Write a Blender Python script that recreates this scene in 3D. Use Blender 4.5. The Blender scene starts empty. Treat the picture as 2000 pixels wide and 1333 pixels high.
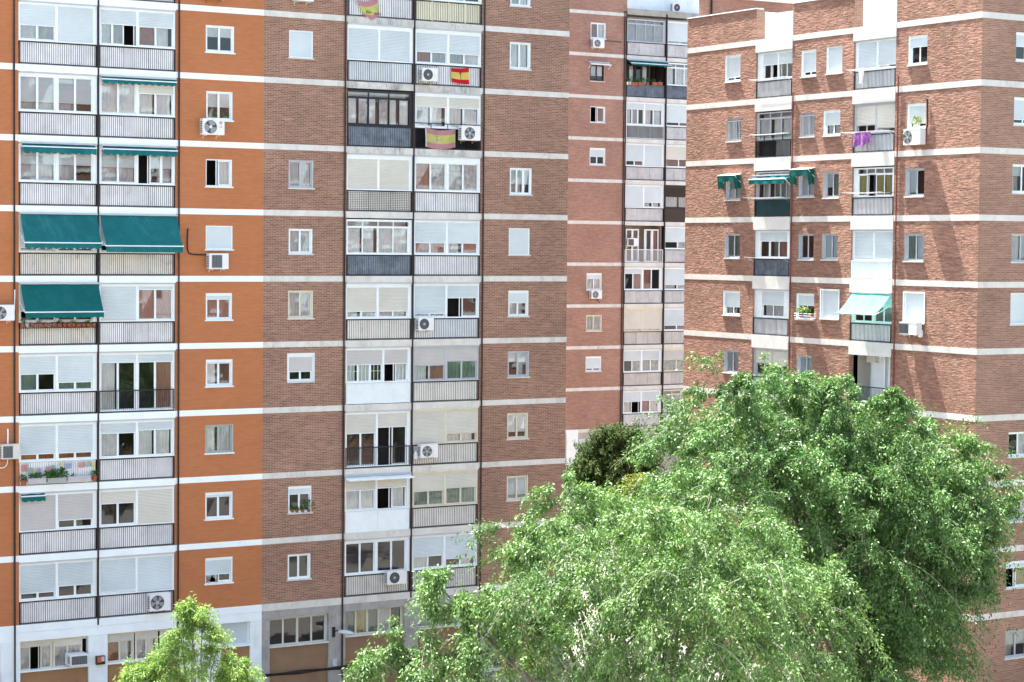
import bpy, math, random
import numpy as np
from mathutils import Vector, Matrix
R=random.Random(7); NR=np.random.default_rng(11)
scene=bpy.context.scene; COL=scene.collection
# ------------------------------------------------------------------ camera
FPX,YAW,PIT,ROL=4196.8,1.02644,0.04409,0.00898
fw=np.array([math.cos(YAW)*math.cos(PIT),math.sin(YAW)*math.cos(PIT),-math.sin(PIT)])
r0=np.array([math.sin(YAW),-math.cos(YAW),0.]); u0_=np.cross(r0,fw)
rt=math.cos(ROL)*r0+math.sin(ROL)*u0_; up=-math.sin(ROL)*r0+math.cos(ROL)*u0_
cd=bpy.data.cameras.new('camera'); cam=bpy.data.objects.new('camera',cd); COL.objects.link(cam)
cd.sensor_width=36; cd.lens=FPX/2000*36; cd.clip_end=3000; cd.clip_start=.5
cam.matrix_world=Matrix(((rt[0],up[0],-fw[0],0),(rt[1],up[1],-fw[1],0),(rt[2],up[2],-fw[2],0),(0,0,0,1)))
scene.camera=cam
# ------------------------------------------------------------------ sky, sun, exposure
SUN=Vector((-.068,.40,1.)).normalized()
w=bpy.data.worlds.new('World'); scene.world=w; w.use_nodes=True
nt=w.node_tree; sk=nt.nodes.new('ShaderNodeTexSky'); sk.sky_type='NISHITA'; sk.sun_disc=False
sk.sun_elevation=math.asin(SUN.z); sk.sun_rotation=math.atan2(SUN.x,SUN.y)
sk.air_density=.8; sk.dust_density=3.5; sk.ozone_density=.15
bg=nt.nodes['Background']; bg.inputs[1].default_value=.115; tm=nt.nodes.new('ShaderNodeMix'); tm.data_type='RGBA'; tm.blend_type='MULTIPLY'; tm.inputs[0].default_value=1; tm.inputs[7].default_value=(.98,1.04,1.,1)
nt.links.new(sk.outputs[0],tm.inputs[6]); nt.links.new(tm.outputs[2],bg.inputs[0])
sl=bpy.data.lights.new('sun','SUN'); sl.energy=5.0; sl.angle=math.radians(.5); sl.color=(1,.95,.87)
so=bpy.data.objects.new('sun',sl); COL.objects.link(so); so.rotation_euler=SUN.to_track_quat('Z','Y').to_euler()
scene.view_settings.view_transform='Standard'; scene.view_settings.look='None'
scene.view_settings.exposure=2.27; scene.view_settings.gamma=1
# ------------------------------------------------------------------ helpers
def ray(px,py): return rt*(px-1000)/FPX-up*(py-666.5)/FPX+fw
def at_depth(px,py,d): return ray(px,py)*d
class Facade:
    """a vertical wall plane; u runs along it, d outwards, z up"""
    def __init__(s,ax,pos): s.ax=ax; s.pos=pos; s.holes=[]
    def w(s,u,d,z): return (u,s.pos-d,z) if s.ax=='y' else (s.pos-d,u,z)
    def at(s,px,py,d=0):
        q=ray(px,py); i=1 if s.ax=='y' else 0
        p=q*((s.pos-d)/q[i]); return (p[0] if s.ax=='y' else p[1]),p[2]
    def u(s,px,py=545,d=0): return s.at(px,py,d)[0]
MATS={}
class MB:
    def __init__(s,F=None): s.F=F; s.v=[]; s.f=[]; s.mi=[]; s.mats=[]; s.c=0
    def m(s,name):
        if name not in s.mats: s.mats.append(name)
        s.c=s.mats.index(name); return s
    def poly(s,pts):
        n=len(s.v); s.v+=[tuple(p) for p in pts]; s.f.append(tuple(range(n,n+len(pts)))); s.mi.append(s.c)
    def q(s,*uds): s.poly([s.F.w(*p) for p in (uds if s.F.ax=='y' else uds[::-1])])
    def hex(s,P):
        n=len(s.v); s.v+=[tuple(p) for p in P]
        for a in ((0,1,3,2),(4,6,7,5),(0,4,5,1),(2,3,7,6),(0,2,6,4),(1,5,7,3)): s.f.append(tuple(n+i for i in a)); s.mi.append(s.c)
    def box(s,u0,u1,d0,d1,z0,z1):
        s.hex([s.F.w(u,d,z) for u in (u0,u1) for d in (d0,d1) for z in (z0,z1)])
    def wbox(s,x0,x1,y0,y1,z0,z1): s.hex([(x,y,z) for x in (x0,x1) for y in (y0,y1) for z in (z0,z1)])
    def tube(s,pts,r,n=6,r1=None):
        pts=[Vector(p) for p in pts]; b=len(s.v); L=len(pts)
        for i,p in enumerate(pts):
            t=(pts[min(i+1,L-1)]-pts[max(i-1,0)]).normalized()
            a=t.orthogonal().normalized() if i==0 else (a-t*a.dot(t)).normalized()
            c=t.cross(a); rr=r if r1 is None else r+(r1-r)*i/(L-1)
            for k in range(n):
                th=2*math.pi*k/n; s.v.append(tuple(p+(a*math.cos(th)+c*math.sin(th))*rr))
        for i in range(L-1):
            for k in range(n):
                s.f.append((b+i*n+k,b+i*n+(k+1)%n,b+(i+1)*n+(k+1)%n,b+(i+1)*n+k)); s.mi.append(s.c)
        s.f.append(tuple(b+k for k in range(n))); s.mi.append(s.c)
        s.f.append(tuple(b+(L-1)*n+k for k in range(n))); s.mi.append(s.c)
    def disc(s,u,d,z,r,n=20,r_in=0,ru=None):
        if r_in<=0: s.poly([s.F.w(u+r*math.cos(t),d,z+r*math.sin(t)) for t in [2*math.pi*k/n for k in range(n)]])
        else:
            for k in range(n):
                a,b=2*math.pi*k/n,2*math.pi*(k+1)/n
                s.q((u+r*math.cos(a),d,z+r*math.sin(a)),(u+r*math.cos(b),d,z+r*math.sin(b)),(u+r_in*math.cos(b),d,z+r_in*math.sin(b)),(u+r_in*math.cos(a),d,z+r_in*math.sin(a)))
    def lathe(s,c,prof,n=12):
        b=len(s.v)
        for (r,z) in prof:
            for k in range(n): t=2*math.pi*k/n; s.v.append((c[0]+r*math.cos(t),c[1]+r*math.sin(t),c[2]+z))
        for i in range(len(prof)-1):
            for k in range(n): s.f.append((b+i*n+k,b+i*n+(k+1)%n,b+(i+1)*n+(k+1)%n,b+(i+1)*n+k)); s.mi.append(s.c)
        s.f.append(tuple(b+k for k in range(n))); s.mi.append(s.c)
        s.f.append(tuple(b+(len(prof)-1)*n+k for k in range(n))); s.mi.append(s.c)
    def slats(s,u0,u1,d,z0,z1,pitch=.06,bulge=.02):
        n=max(1,round((z1-z0)/pitch)); h=(z1-z0)/n
        for i in range(n):
            a=z0+i*h
            s.q((u0,d,a),(u1,d,a),(u1,d+bulge,a+h*.45),(u0,d+bulge,a+h*.45))
            s.q((u0,d+bulge,a+h*.45),(u1,d+bulge,a+h*.45),(u1,d+bulge*.8,a+h*.9),(u0,d+bulge*.8,a+h*.9))
            s.q((u0,d+bulge*.8,a+h*.9),(u1,d+bulge*.8,a+h*.9),(u1,d,a+h),(u0,d,a+h))
    def curtain(s,u0,u1,d,z0,z1,amp=.016,per=.17):
        n=max(4,int((u1-u0)/per*5)); ph=R.random()*6; pr=None
        for i in range(n+1):
            u=u0+(u1-u0)*i/n; dd=d+amp*math.sin(ph+2*math.pi*(u-u0)/per+.9*math.sin(7*u))
            if pr: s.q((pr[0],pr[1],z0),(u,dd,z0),(u,dd,z1),(pr[0],pr[1],z1))
            pr=(u,dd)
    def build(s,name,parent=None,smooth=False,kind=None):
        if not s.f: return None
        me=bpy.data.meshes.new(name)
        org=Vector((0,0,0))
        if parent is not None: org=Vector(parent.get('_o',(0,0,0)))
        me.from_pydata([tuple(Vector(p)-org) for p in s.v],[],s.f)
        for m in s.mats: me.materials.append(MATS[m])
        me.polygons.foreach_set('material_index',s.mi)
        if smooth: me.polygons.foreach_set('use_smooth',[True]*len(s.f))
        me.update()
        o=bpy.data.objects.new(name,me); COL.objects.link(o)
        if parent is not None: o.parent=parent; o['_o']=tuple(org)
        if kind: o['kind']=kind
        return o
def thing(name,label,cat,loc=(0,0,0),group=None):
    o=bpy.data.objects.new(name,None); COL.objects.link(o); o.location=loc; o.empty_display_size=.3
    o['label']=label; o['category']=cat; o['_o']=tuple(loc)
    if group: o['group']=group
    return o
def tag(o,label,cat,group=None):
    o['label']=label; o['category']=cat
    if group: o['group']=group
    return o
# ------------------------------------------------------------------ materials
def newmat(name):
    m=bpy.data.materials.new(name); m.use_nodes=True; MATS[name]=m
    return m,m.node_tree,m.node_tree.nodes['Principled BSDF']
def N(nt,t,**kw):
    n=nt.nodes.new(t)
    for k,v in kw.items():
        if k in n.inputs: n.inputs[k].default_value=v
        else: setattr(n,k,v)
    return n
def mix(nt,a,b,f,mode='MIX'):
    n=nt.nodes.new('ShaderNodeMix'); n.data_type='RGBA'; n.blend_type=mode
    for i,x in ((6,a),(7,b),(0,f)):
        if hasattr(x,'is_linked'): nt.links.new(x,n.inputs[i])
        else: n.inputs[i].default_value=(*x,1) if i in(6,7) and len(x)==3 else x
    return n.outputs[2]
def ramp(nt,x,a,b):
    n=nt.nodes.new('ShaderNodeMapRange'); nt.links.new(x,n.inputs[0]); n.inputs[1].default_value=a; n.inputs[2].default_value=b; return n.outputs[0]
def coords(nt,su=1,sz=1):
    g=nt.nodes.new('ShaderNodeNewGeometry'); sp=nt.nodes.new('ShaderNodeSeparateXYZ'); nt.links.new(g.outputs['Position'],sp.inputs[0])
    a=N(nt,'ShaderNodeMath',operation='ADD'); nt.links.new(sp.outputs[0],a.inputs[0]); nt.links.new(sp.outputs[1],a.inputs[1])
    def sc(o,s): 
        n=N(nt,'ShaderNodeMath',operation='MULTIPLY'); nt.links.new(o,n.inputs[0]); n.inputs[1].default_value=s; return n.outputs[0]
    def vec(su,sz):
        c=nt.nodes.new('ShaderNodeCombineXYZ'); nt.links.new(sc(a.outputs[0],su),c.inputs[0]); nt.links.new(sc(sp.outputs[2],sz),c.inputs[1]); return c.outputs[0]
    return vec,g
def noise(nt,v,scale,detail=3,rough=.6):
    n=N(nt,'ShaderNodeTexNoise',Scale=scale,Detail=detail,Roughness=rough); nt.links.new(v,n.inputs['Vector']); return n.outputs[0]
def brick(name,c1,c2,mortar,streak=(.75,1.2),bump=.4,dist=.012,lump=0,rnd=0,row=.072,grime=.35,rough=.9):
    m,nt,b=newmat(name); vec,g=coords(nt)
    t=N(nt,'ShaderNodeTexBrick',Scale=1.,**{'Mortar Size':.009,'Mortar Smooth':.3,'Bias':0.,'Brick Width':.25,'Row Height':row})
    nt.links.new(vec(1,1),t.inputs['Vector'])
    t.inputs['Color1'].default_value=(*c1,1); t.inputs['Color2'].default_value=(*c2,1); t.inputs['Mortar'].default_value=(*mortar,1)
    n1=noise(nt,vec(1.1,13.9),1.,4,.7); n2=noise(nt,vec(1,1),.35,4,.6); n3=noise(nt,vec(3.5,13.9),1.,2,.5)
    s=ramp(nt,n1,.3,.72)
    lo=tuple(streak[0]*.98 for _ in range(3)); hi=(streak[1]*1.02,streak[1],streak[1]*.97)
    c=mix(nt,t.outputs['Color'],mix(nt,lo,hi,s),1.,'MULTIPLY')
    c=mix(nt,c,mix(nt,(1-grime*.6,1-grime*.62,1-grime*.6),(1+grime*.3,)*3,ramp(nt,n2,.3,.7)),1.,'MULTIPLY')
    nt.links.new(c,b.inputs['Base Color']); b.inputs['Roughness'].default_value=rough; b.inputs['Specular IOR Level'].default_value=.2
    h=N(nt,'ShaderNodeMath',operation='MULTIPLY_ADD'); nt.links.new(t.outputs['Fac'],h.inputs[0]); h.inputs[1].default_value=-1.
    if lump:
        a=N(nt,'ShaderNodeMath',operation='MULTIPLY'); nt.links.new(n3,a.inputs[0]); a.inputs[1].default_value=lump; nt.links.new(a.outputs[0],h.inputs[2])
    else: nt.links.new(n3,h.inputs[2])
    if rnd:
        t2=N(nt,'ShaderNodeTexBrick',Scale=1.,**{'Mortar Size':.004,'Mortar Smooth':.6,'Bias':0.,'Brick Width':.25,'Row Height':row}); nt.links.new(vec(1,1),t2.inputs['Vector'])
        t2.inputs['Color1'].default_value=(0,0,0,1); t2.inputs['Color2'].default_value=(1,1,1,1); t2.inputs['Mortar'].default_value=(.2,.2,.2,1)
        n4=noise(nt,vec(9,4.),1.,2,.6); q=N(nt,'ShaderNodeMath',operation='MULTIPLY'); nt.links.new(t2.outputs['Color'],q.inputs[0]); nt.links.new(n4,q.inputs[1])
        h2=N(nt,'ShaderNodeMath',operation='MULTIPLY_ADD'); nt.links.new(q.outputs[0],h2.inputs[0]); h2.inputs[1].default_value=rnd*1.6; nt.links.new(h.outputs[0],h2.inputs[2]); h=h2
    bp=N(nt,'ShaderNodeBump',Strength=bump,Distance=dist); nt.links.new(h.outputs[0],bp.inputs['Height']); nt.links.new(bp.outputs[0],b.inputs['Normal'])
    return m
def plain(name,col,rough=.6,var=.12,scale=1.5,metal=0,spec=.3,bump=0,stain=None,st=(.55,.7)):
    m,nt,b=newmat(name); vec,g=coords(nt)
    n=noise(nt,g.outputs['Position'],scale,4,.65)
    c=mix(nt,tuple(x*(1-var) for x in col),tuple(min(.95,x*(1+var*.6)) for x in col),ramp(nt,n,.3,.7))
    if stain:
        v=noise(nt,vec(.9,.5),1.6,6,.75); v2=noise(nt,vec(9,.7),1.,3,.6)
        mx=N(nt,'ShaderNodeMath',operation='MULTIPLY'); nt.links.new(ramp(nt,v,*st),mx.inputs[0]); nt.links.new(ramp(nt,v2,.25,.7),mx.inputs[1])
        c=mix(nt,c,stain,mx.outputs[0])
    nt.links.new(c,b.inputs['Base Color']); b.inputs['Roughness'].default_value=rough; b.inputs['Metallic'].default_value=metal
    b.inputs['Specular IOR Level'].default_value=spec
    if bump:
        bp=N(nt,'ShaderNodeBump',Strength=bump,Distance=.01); nt.links.new(noise(nt,g.outputs['Position'],30),bp.inputs['Height']); nt.links.new(bp.outputs[0],b.inputs['Normal'])
    return m
def cloth(name,col,tr=.3,var=.15,scale=2.,stain=None):
    m=plain(name,col,.85,var,scale,spec=.1,stain=stain,st=(.5,.75)); nt=m.node_tree; b=nt.nodes['Principled BSDF']
    t=nt.nodes.new('ShaderNodeBsdfTranslucent'); ms=nt.nodes.new('ShaderNodeMixShader'); ms.inputs[0].default_value=tr
    l=b.inputs['Base Color'].links[0].from_socket; nt.links.new(l,t.inputs[0])
    nt.links.new(b.outputs[0],ms.inputs[1]); nt.links.new(t.outputs[0],ms.inputs[2])
    nt.links.new(ms.outputs[0],nt.nodes['Material Output'].inputs[0]); return m
def leafmat(name,a,b_,tr=.35,rough=.42):
    m,nt,b=newmat(name); g=nt.nodes.new('ShaderNodeNewGeometry')
    n=noise(nt,g.outputs['Position'],.55,3,.6)
    r=N(nt,'ShaderNodeMath',operation='MULTIPLY_ADD'); nt.links.new(g.outputs['Random Per Island'],r.inputs[0]); r.inputs[1].default_value=.55
    s=N(nt,'ShaderNodeMath',operation='MULTIPLY'); nt.links.new(ramp(nt,n,.3,.7),s.inputs[0]); s.inputs[1].default_value=.45; nt.links.new(s.outputs[0],r.inputs[2])
    c=mix(nt,a,b_,r.outputs[0]); nt.links.new(c,b.inputs['Base Color']); b.inputs['Roughness'].default_value=rough; b.inputs['Specular IOR Level'].default_value=.28
    t=nt.nodes.new('ShaderNodeBsdfTranslucent'); nt.links.new(mix(nt,c,(1.5,1.5,.6),1.,'MULTIPLY'),t.inputs[0])
    ms=nt.nodes.new('ShaderNodeMixShader'); ms.inputs[0].default_value=tr
    nt.links.new(b.outputs[0],ms.inputs[1]); nt.links.new(t.outputs[0],ms.inputs[2]); nt.links.new(ms.outputs[0],nt.nodes['Material Output'].inputs[0])
def glassmat(name,tint,k):
    m,nt,b=newmat(name); nt.nodes.remove(b)
    fr=N(nt,'ShaderNodeFresnel',IOR=1.5); mu=N(nt,'ShaderNodeMath',operation='MULTIPLY',use_clamp=True); nt.links.new(fr.outputs[0],mu.inputs[0]); mu.inputs[1].default_value=k
    tr=N(nt,'ShaderNodeBsdfTransparent',Color=(*tint,1)); gl=N(nt,'ShaderNodeBsdfGlossy',Roughness=.015); gl.inputs[0].default_value=(.95,.97,1,1)
    ms=nt.nodes.new('ShaderNodeMixShader'); nt.links.new(mu.outputs[0],ms.inputs[0]); nt.links.new(tr.outputs[0],ms.inputs[1]); nt.links.new(gl.outputs[0],ms.inputs[2])
    nt.links.new(ms.outputs[0],nt.nodes['Material Output'].inputs[0])
brick('brick_orange',(.47,.186,.080),(.43,.166,.070),(.43,.165,.07),(.93,1.05),.25,.006,grime=.12,rough=.7)
brick('brick_brown',(.35,.185,.125),(.225,.115,.078),(.43,.34,.27),(.76,1.2),.5,.01,grime=.3)
brick('brick_mid',(.39,.215,.158),(.30,.16,.12),(.42,.31,.25),(.8,1.15),.4,.01,grime=.3)
brick('brick_rough',(.41,.21,.15),(.27,.14,.10),(.40,.31,.25),(.78,1.2),1.,.05,lump=1.5,rnd=1.3)
brick('brick_front',(.37,.205,.145),(.26,.14,.10),(.40,.32,.26),(.8,1.15),.4,.01)
plain('white',(.79,.855,.86),.45,.05,3,stain=(.55,.55,.53),st=(.6,.8)); plain('white_paint',(.81,.88,.88),.6,.05,2,stain=(.55,.55,.52),st=(.5,.8))
plain('alu',(.46,.49,.52),.4,.1,2); plain('cream',(.66,.63,.50),.5,.08,2); plain('greyg',(.36,.42,.38),.5,.1,2)
plain('black',(.018,.022,.03),.45,.2,4); plain('brown',(.05,.03,.02),.5,.2,3); plain('pipe',(.03,.022,.022),.6,.3,5)
plain('red_pipe',(.20,.05,.04),.6,.3,3); plain('cable',(.09,.06,.055),.7,.5,8)
plain('conc_white',(.83,.90,.905),.7,.06,1,stain=(.60,.61,.60),st=(.57,.85)); plain('conc',(.60,.59,.54),.85,.15,1.2,stain=(.13,.14,.14),st=(.47,.64),bump=.2)
plain('conc_clean',(.66,.65,.60),.85,.12,1.2,stain=(.34,.32,.29),st=(.5,.75)); plain('band_conc',(.66,.65,.60),.85,.12,2.,stain=(.36,.32,.26),st=(.5,.72))
plain('conc_grey',(.38,.37,.34),.9,.2,1.5,stain=(.14,.13,.12),st=(.5,.75),bump=.3)
plain('fascia',(.66,.65,.61),.8,.08,1.5,stain=(.38,.36,.33),st=(.6,.8))
plain('sh_white',(.60,.675,.69),.5,.13,.35); plain('sh_cream',(.64,.635,.565),.6,.12,.35); plain('sh_grey',(.55,.54,.52),.6,.06,1.); plain('sh_brown',(.045,.03,.022),.6)
plain('in_white',(.84,.86,.86),.6,.1,2,stain=(.52,.50,.47),st=(.48,.75)); plain('in_grey',(.74,.79,.81),.6,.1,2); plain('in_beige',(.80,.785,.72),.7,.1,2,stain=(.42,.36,.27)); plain('in_yellow',(.78,.75,.55),.7,.1,2)
plain('in_dark',(.19,.23,.28),.3,.45,2.5); plain('in_green',(.01,.07,.075),.5,.2,2); plain('panel_brown',(.33,.19,.095),.85,.1,1.5); plain('panel_tan',(.27,.17,.10),.85,.12,1.5)
plain('room',(.045,.043,.042),.9,.3,1.5); plain('room_lit',(.45,.43,.38),.9,.1,1.5); plain('wood',(.32,.12,.035),.5,.4,6); plain('door_ochre',(.45,.25,.07),.6)  # room has indoor gloom put into its colour; room_lit is the lit copy
cloth('cur_white',(.82,.84,.83),.12); cloth('cur_grey',(.58,.61,.62),.12); cloth('cur_yellow',(.5,.46,.2),.2); cloth('cur_pink_refl',(.5,.27,.22),.2); cloth('cur_green',(.25,.36,.30),.2); cloth('cur_lace',(.62,.63,.63),.12,.35,5.)  # the pink cloth doubles as a painted brick reflection in some panes
cloth('teal',(.010,.130,.128),.12,.12,1.5,stain=(.03,.19,.19)); cloth('teal2',(.016,.150,.160),.15,.15,1.5,stain=(.07,.27,.28)); cloth('turq',(.16,.62,.56),.3,.08,1.); cloth('green_cl',(.012,.10,.085),.12)
cloth('fl_red',(.55,.02,.025),.2); cloth('fl_yel',(.72,.58,.16),.2); cloth('fl_pink',(.55,.28,.30),.3); cloth('fl_pale',(.62,.62,.19),.3); cloth('fl_white',(.7,.7,.72),.3); plain('ink',(.10,.075,.045),.8)
cloth('pf_red',(.55,.30,.29),.2); cloth('pf_green',(.33,.46,.42),.2); cloth('pf_yellow',(.66,.63,.28),.2); cloth('pf_blue',(.34,.40,.60),.2)
cloth('purple',(.34,.13,.42),.25,.7,8.,stain=(.80,.66,.76)); cloth('linen',(.85,.84,.84),.3)
plain('ac_white',(.76,.77,.76),.4,.05,3,stain=(.6,.58,.52)); plain('ac_beige',(.62,.61,.54),.5,.06,3); plain('ac_dark',(.035,.04,.045),.5); plain('ac_grille',(.20,.22,.23),.5); plain('ac_blade',(.32,.34,.35),.4); plain('logo_red',(.50,.02,.09),.4); plain('logo_grey',(.2,.2,.22),.4); plain('rust',(.30,.16,.08),.9,.3,8)
plain('terracotta',(.36,.10,.055),.8,.15,8); plain('pot_red',(.42,.03,.03),.5); plain('pot_blue',(.08,.25,.52),.5); plain('pot_grey',(.4,.42,.4),.6)
plain('skin',(.45,.26,.19),.6,.08,8); plain('shirt',(.58,.64,.72),.85,.25,14); plain('hair',(.03,.022,.018),.6); plain('jeans',(.05,.07,.12),.9)
plain('lamp_grey',(.5,.53,.56),.35,.08,3); plain('lamp_orange',(.55,.13,.03),.3); plain('bark',(.19,.165,.14),.95,.4,3,bump=.8); plain('twig',(.42,.39,.33),.8,.2,3)
leafmat('leaf',(.012,.052,.011),(.165,.315,.100),.16,.5); leafmat('leaf_pale',(.018,.070,.014),(.210,.355,.125),.17,.5); leafmat('leaf_yellow',(.10,.14,.03),(.22,.25,.07)); leafmat('leaf_shaded',(.035,.07,.018),(.075,.115,.035),.1,.9); leafmat('plant',(.03,.10,.02),(.08,.2,.04)); leafmat('leaf_young',(.07,.16,.03),(.24,.36,.10),.28,.6); leafmat('flower',(.55,.40,.42),(.55,.62,.3))  # the corner tree's leaf colour is darkened to stand for shade
glassmat('glass',(.93,.95,.96),1.7); glassmat('glass_dk',(.55,.62,.66),2.2)
plain('paving',(.20,.19,.175),.9,.12,.4,bump=.2); plain('asphalt',(.055,.055,.055),.95,.25,.5); plain('wall_beige',(.42,.39,.34),.9,.15,1.5,stain=(.25,.22,.18),st=(.5,.75)); plain('roof_grey',(.42,.40,.37),.9,.2,1.)
# ------------------------------------------------------------------ setting
GZ=-19.5; H=2.75
g=MB(); g.m('paving').poly([(-700,-700,GZ),(900,-700,GZ),(900,900,GZ),(-700,900,GZ)]); g.build('ground',kind='structure')
g=MB(); g.m('asphalt').poly([(-60,4,GZ+.004),(120,4,GZ+.004),(120,14,GZ+.004),(-60,14,GZ+.004)]); g.build('road',kind='structure')
F1=Facade('y',81.8376); F2=Facade('y',118.5476); F3=Facade('x',61.8342); F4=Facade('y',65.3883)
ZA,ZM,ZR=9.674,15.47,9.717
za=lambda k:ZA-H*k
zm=lambda k:ZM-H*k
zr=lambda k:ZR-H*k
def wall(F,u0,u1,z0,z1,mat,holes,mb,rev=.14,revmat=None):
    """one flat wall with rectangular openings and their reveals"""
    mb.F=F
    hs=[(max(a,u0),min(b,u1),max(c,z0),min(d,z1)) for a,b,c,d in holes if b>u0+1e-4 and a<u1-1e-4 and d>z0+1e-4 and c<z1-1e-4]
    zs=sorted({z0,z1}|{h[2] for h in hs}|{h[3] for h in hs})
    for a,b in zip(zs[:-1],zs[1:]):
        if b-a<1e-5: continue
        cut=sorted((h[0],h[1]) for h in hs if h[2]<b-1e-6 and h[3]>a+1e-6); x=u0; mb.m(mat)
        for c,d in cut:
            if c>x+1e-5: mb.q((x,0,a),(c,0,a),(c,0,b),(x,0,b))
            x=max(x,d)
        if u1>x+1e-5: mb.q((x,0,a),(u1,0,a),(u1,0,b),(x,0,b))
def reveal(mb,h,dep,mat):
    a,b,c,d=h; mb.m(mat)
    mb.q((a,0,c),(a,-dep,c),(a,-dep,d),(a,0,d)); mb.q((b,0,c),(b,-dep,c),(b,-dep,d),(b,0,d))
    mb.q((a,0,d),(b,0,d),(b,-dep,d),(a,-dep,d)); mb.q((a,0,c),(b,0,c),(b,-dep,c),(a,-dep,c))
def room(mb,u0,u1,z0,z1,d0,d1,mat='room'):
    mb.m(mat); mb.q((u0,d1,z0),(u1,d1,z0),(u1,d1,z1),(u0,d1,z1))
    mb.q((u0,d0,z0),(u0,d1,z0),(u0,d1,z1),(u0,d0,z1)); mb.q((u1,d0,z0),(u1,d1,z0),(u1,d1,z1),(u1,d0,z1))
    mb.q((u0,d0,z1),(u1,d0,z1),(u1,d1,z1),(u0,d1,z1)); mb.q((u0,d0,z0),(u1,d0,z0),(u1,d1,z0),(u0,d1,z0))
CUR={'c':'cur_white','g':'cur_grey','y':'cur_yellow','r':'cur_pink_refl','t':'cur_green','p':'cur_lace','w':'wood'}
def sashes(F,fr,gl,cu,u0,u1,z0,z1,codes,frm,d,t=.05,blind=.6,bm='sh_white',vis=None,grid=False):
    """a row of sliding or hinged sashes; codes say what each pane shows, pink brick reflection included"""
    n=len(codes); W=(u1-u0)/n
    for i,c in enumerate(codes):
        a=u0+i*W; b=a+W; dd=d-(.028 if i%2 else 0)
        if c!='o':
            fr.m(frm); fr.box(a,a+t,dd-.02,dd+.012,z0,z1); fr.box(b-t,b,dd-.02,dd+.012,z0,z1)
            fr.box(a+t,b-t,dd-.02,dd+.012,z1-t,z1); fr.box(a+t,b-t,dd-.02,dd+.012,z0,z0+t)
            if grid:
                for q in (1,2): fr.box(a+(b-a)*q/3-.008,a+(b-a)*q/3+.008,dd-.012,dd+.006,z0+t,z1-t)
                for q in (1,2): fr.box(a+t,b-t,dd-.010,dd+.005,z0+(z1-z0)*q/3-.008,z0+(z1-z0)*q/3+.008)
            e=[R.uniform(-.004,.004) for _ in range(4)]
            gl.m('glass'); gl.q((a+t,dd-.006+e[0],z0+t),(b-t,dd-.006+e[1],z0+t),(b-t,dd-.006+e[2],z1-t),(a+t,dd-.006+e[3],z1-t))
        else:
            fr.m(frm); k=a+W*.82; fr.box(k,k+t*.8,dd-.045,dd-.022,z0,z1)
        if c in CUR:
            cu.m(CUR[c]); k=R.choice([1,1,.86,.75]) if c=='c' else 1
            if c in 'cgrytp': cu.curtain(a,a+W*k,d-.075,z0-.0,z1)
            else: cu.q((a,d-.07,z0),(b,d-.07,z0),(b,d-.07,z1),(a,d-.07,z1))
        if c=='b':
            cu.m(bm); zb=z1-(z1-z0)*blind; cu.slats(a,b,d-.07,zb,z1,.05,.012)
            if R.random()<.6: cu.m('cur_grey'); cu.curtain(a,b,d-.25,z0,zb)
        if c=='k':
            cu.m('cur_white'); zb=z1-(z1-z0)*blind; cu.q((a,d-.065,zb),(b,d-.065,zb),(b,d-.065,z1),(a,d-.065,z1))
def window(bld,F,rect,sh=0,p='dd',fr='white',shm='sh_white',rev=None,dep=.12,blind=.6,sill=True,grille=False,surround=False,uz=False,grid=False,sillm=None):
    x0,y0,x1,y1=rect
    if uz: u0,u1,z0,z1=rect
    else:
        ua,z1=F.at(x0,y0); ub,_=F.at(x1,(y0+y1)/2); _,z0=F.at(x0,y1); u0,u1=min(ua,ub),max(ua,ub)
    F.holes.append((u0,u1,z0,z1))
    fm,gl,cu,sm,rm=MB(F),MB(F),MB(F),MB(F),MB(F)
    reveal(fm,(u0,u1,z0,z1),dep,rev or fr)
    t=.045; d=-dep+.03; fm.m(fr)
    if surround:
        for b in ((u0-.05,u1+.05,z1,z1+.05),(u0-.05,u1+.05,z0-.05,z0),(u0-.05,u0,z0,z1),(u1,u1+.05,z0,z1)): fm.box(b[0],b[1],-.02,.02,b[2],b[3])
    for b in ((u0,u1,z1-t,z1),(u0,u1,z0,z0+t),(u0,u0+t,z0+t,z1-t),(u1-t,u1,z0+t,z1-t)): fm.box(b[0]+.002,b[1]-.002,d-.04,d+.045,b[2]+.002,b[3]-.002)
    if sill: fm.m(sillm or ('white_paint' if fr!='alu' else 'conc_clean')); fm.box(u0-.05,u1+.05,-.03,.055,z0-.055,z0-.003)
    a,b,c,e=u0+t,u1-t,z0+t,z1-t
    zs=e-(e-c)*sh
    if sh>0:
        sm.m(fr); sm.box(a,b,d+.012,d+.04,e-.07,e) if sh<.97 else None
        sm.m(shm); sm.slats(a,b,d+.018,zs,e-.07 if sh<.97 else e,.05,.012); sm.m(fr); sm.box(a,b,d+.01,d+.04,zs-.025,zs)
    if sh<.97: sashes(F,fm,gl,cu,a,b,c,e,p,fr,d-.015,blind=blind,grid=grid)
    if grille:
        fm.m('alu')
        n=int((u1-u0)/.11)
        for i in range(n+1): x=u0+(u1-u0)*i/n; fm.box(x-.009,x+.009,-.03,-.012,z0,z1-.12)
        fm.box(u0,u1,-.034,-.008,z1-.14,z1-.11)
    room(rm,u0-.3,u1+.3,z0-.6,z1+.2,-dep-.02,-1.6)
    o=fm.build('window',bld); gl.build('pane',o); cu.build('curtain',o); sm.build('roller_shutter',o); rm.build('room',o)
    return u0,u1,z0,z1
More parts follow.
